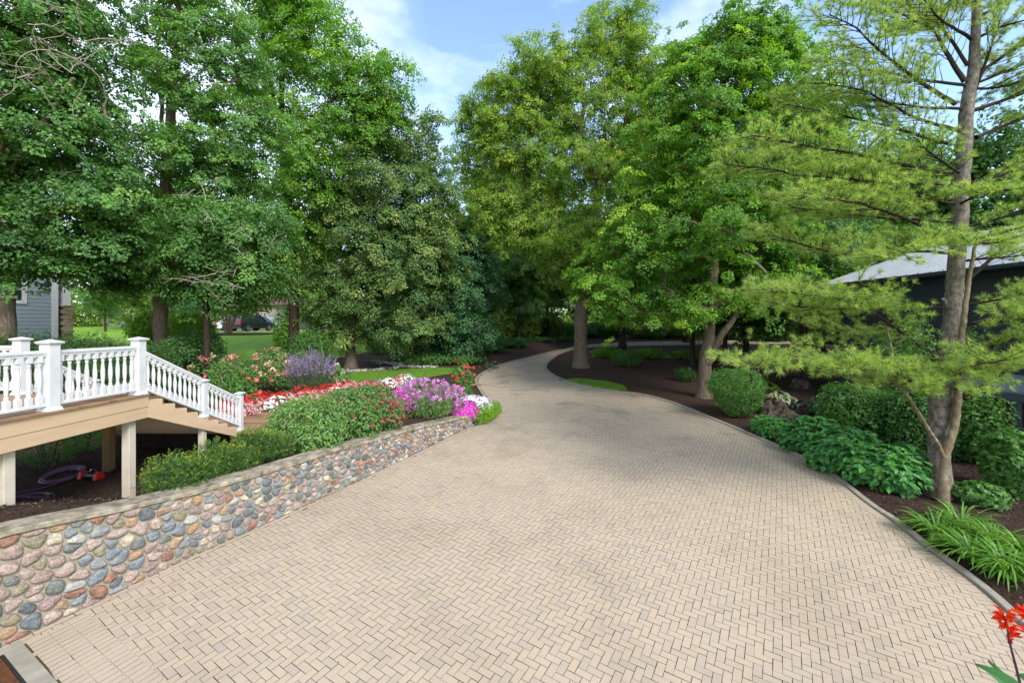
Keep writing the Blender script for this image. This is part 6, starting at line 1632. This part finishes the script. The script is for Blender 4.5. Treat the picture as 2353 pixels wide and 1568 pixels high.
patch('car_park', [(-36, 44.5), (-26, 44.2), (-22.5, 52), (-20, 58), (-38, 58)], zleft, .045, M['concrete'], 1.)
# ------------------------------------------------------------------ camera, light, sky
cam = bpy.data.cameras.new('camera'); co = bpy.data.objects.new('camera', cam); COL.objects.link(co)
co.location = (0, 0, CZ); co.rotation_euler = (R(90), 0, 0)
cam.sensor_width = 36; cam.lens = F / 2352 * 36; cam.shift_y = -(784 - HV) / 2352; cam.clip_end = 5000; cam.clip_start = .05
SC.camera = co
SUN_EL, SUN_AZ = 42, 142                                       # azimuth clockwise from +Y
sd = Vector((math.sin(R(SUN_AZ)) * math.cos(R(SUN_EL)), math.cos(R(SUN_AZ)) * math.cos(R(SUN_EL)), math.sin(R(SUN_EL))))
su = bpy.data.lights.new('sun', 'SUN'); su.energy = 2.0; su.angle = R(24); su.color = (1, .95, .87)
so = bpy.data.objects.new('sun', su); COL.objects.link(so); so.rotation_euler = sd.to_track_quat('Z', 'Y').to_euler()
w = bpy.data.worlds.new('World'); SC.world = w; w.use_nodes = True
n, l = w.node_tree.nodes, w.node_tree.links; n.clear()
out = n.new('ShaderNodeOutputWorld'); bg = n.new('ShaderNodeBackground'); l.new(bg.outputs[0], out.inputs[0])
sky = n.new('ShaderNodeTexSky'); sky.sky_type = 'NISHITA'; sky.sun_disc = False
sky.sun_elevation = R(SUN_EL); sky.sun_rotation = R(SUN_AZ); sky.air_density = 1.0; sky.dust_density = .6; sky.ozone_density = 1.6
tc = n.new('ShaderNodeTexCoord'); mp = n.new('ShaderNodeMapping'); mp.inputs['Scale'].default_value = (1, 1, 2.2); l.new(tc.outputs['Generated'], mp.inputs[0])
no = n.new('ShaderNodeTexNoise'); no.inputs['Scale'].default_value = 2.1; no.inputs['Detail'].default_value = 9; no.inputs['Roughness'].default_value = .58
mp.inputs['Location'].default_value = (1.3, .2, .1)
l.new(mp.outputs[0], no.inputs['Vector'])
rp = ramp(n, [(.49, (0, 0, 0)), (.70, (1, 1, 1))]); l.new(no.outputs[0], rp.inputs[0])
sp = n.new('ShaderNodeSeparateXYZ'); l.new(tc.outputs['Generated'], sp.inputs[0])
# more cloud low down and to the left (west)
mr = n.new('ShaderNodeMapRange'); mr.inputs[1].default_value = .5; mr.inputs[2].default_value = .05; mr.inputs[3].default_value = 0; mr.inputs[4].default_value = .5; l.new(sp.outputs['Z'], mr.inputs[0])
mx_ = n.new('ShaderNodeMapRange'); mx_.inputs[1].default_value = -.16; mx_.inputs[2].default_value = -.5; l.new(sp.outputs['X'], mx_.inputs[0])
mx3 = n.new('ShaderNodeMapRange'); mx3.inputs[1].default_value = .15; mx3.inputs[2].default_value = .6; mx3.inputs[3].default_value = 1; mx3.inputs[4].default_value = .15; l.new(sp.outputs['X'], mx3.inputs[0])
m3 = n.new('ShaderNodeMath'); m3.operation = 'MULTIPLY'; l.new(mr.outputs[0], m3.inputs[0]); l.new(mx3.outputs[0], m3.inputs[1])
ad = n.new('ShaderNodeMath'); ad.operation = 'MAXIMUM'; l.new(m3.outputs[0], ad.inputs[0]); l.new(mx_.outputs[0], ad.inputs[1])
mu = n.new('ShaderNodeMath'); mu.operation = 'MULTIPLY_ADD'; l.new(rp.outputs[0], mu.inputs[0]); mu.inputs[1].default_value = .55; 
mm = n.new('ShaderNodeMath'); mm.operation = 'MULTIPLY'; l.new(ad.outputs[0], mm.inputs[0]); mm.inputs[1].default_value = .62
l.new(mm.outputs[0], mu.inputs[2])
m2 = n.new('ShaderNodeMath'); m2.operation = 'MULTIPLY'; m2.use_clamp = True; l.new(mu.outputs[0], m2.inputs[0]); m2.inputs[1].default_value = .95
c = mixc(n, l, m2.outputs[0], sky.outputs[0], (4.6, 4.75, 5.3))
l.new(c, bg.inputs['Color']); bg.inputs['Strength'].default_value = .15
vs = SC.view_settings; SC.display_settings.display_device = 'sRGB'; vs.view_transform = 'Standard'; vs.look = 'None'; vs.gamma = 1; vs.exposure = 1.45
cy = SC.cycles; cy.max_bounces = 7; cy.diffuse_bounces = 4; cy.glossy_bounces = 2; cy.transmission_bounces = 4; cy.transparent_max_bounces = 4
cy.sample_clamp_indirect = 6; cy.use_adaptive_sampling = True; cy.adaptive_threshold = .015; cy.caustics_reflective = False; cy.caustics_refractive = False
cy.use_denoising = True
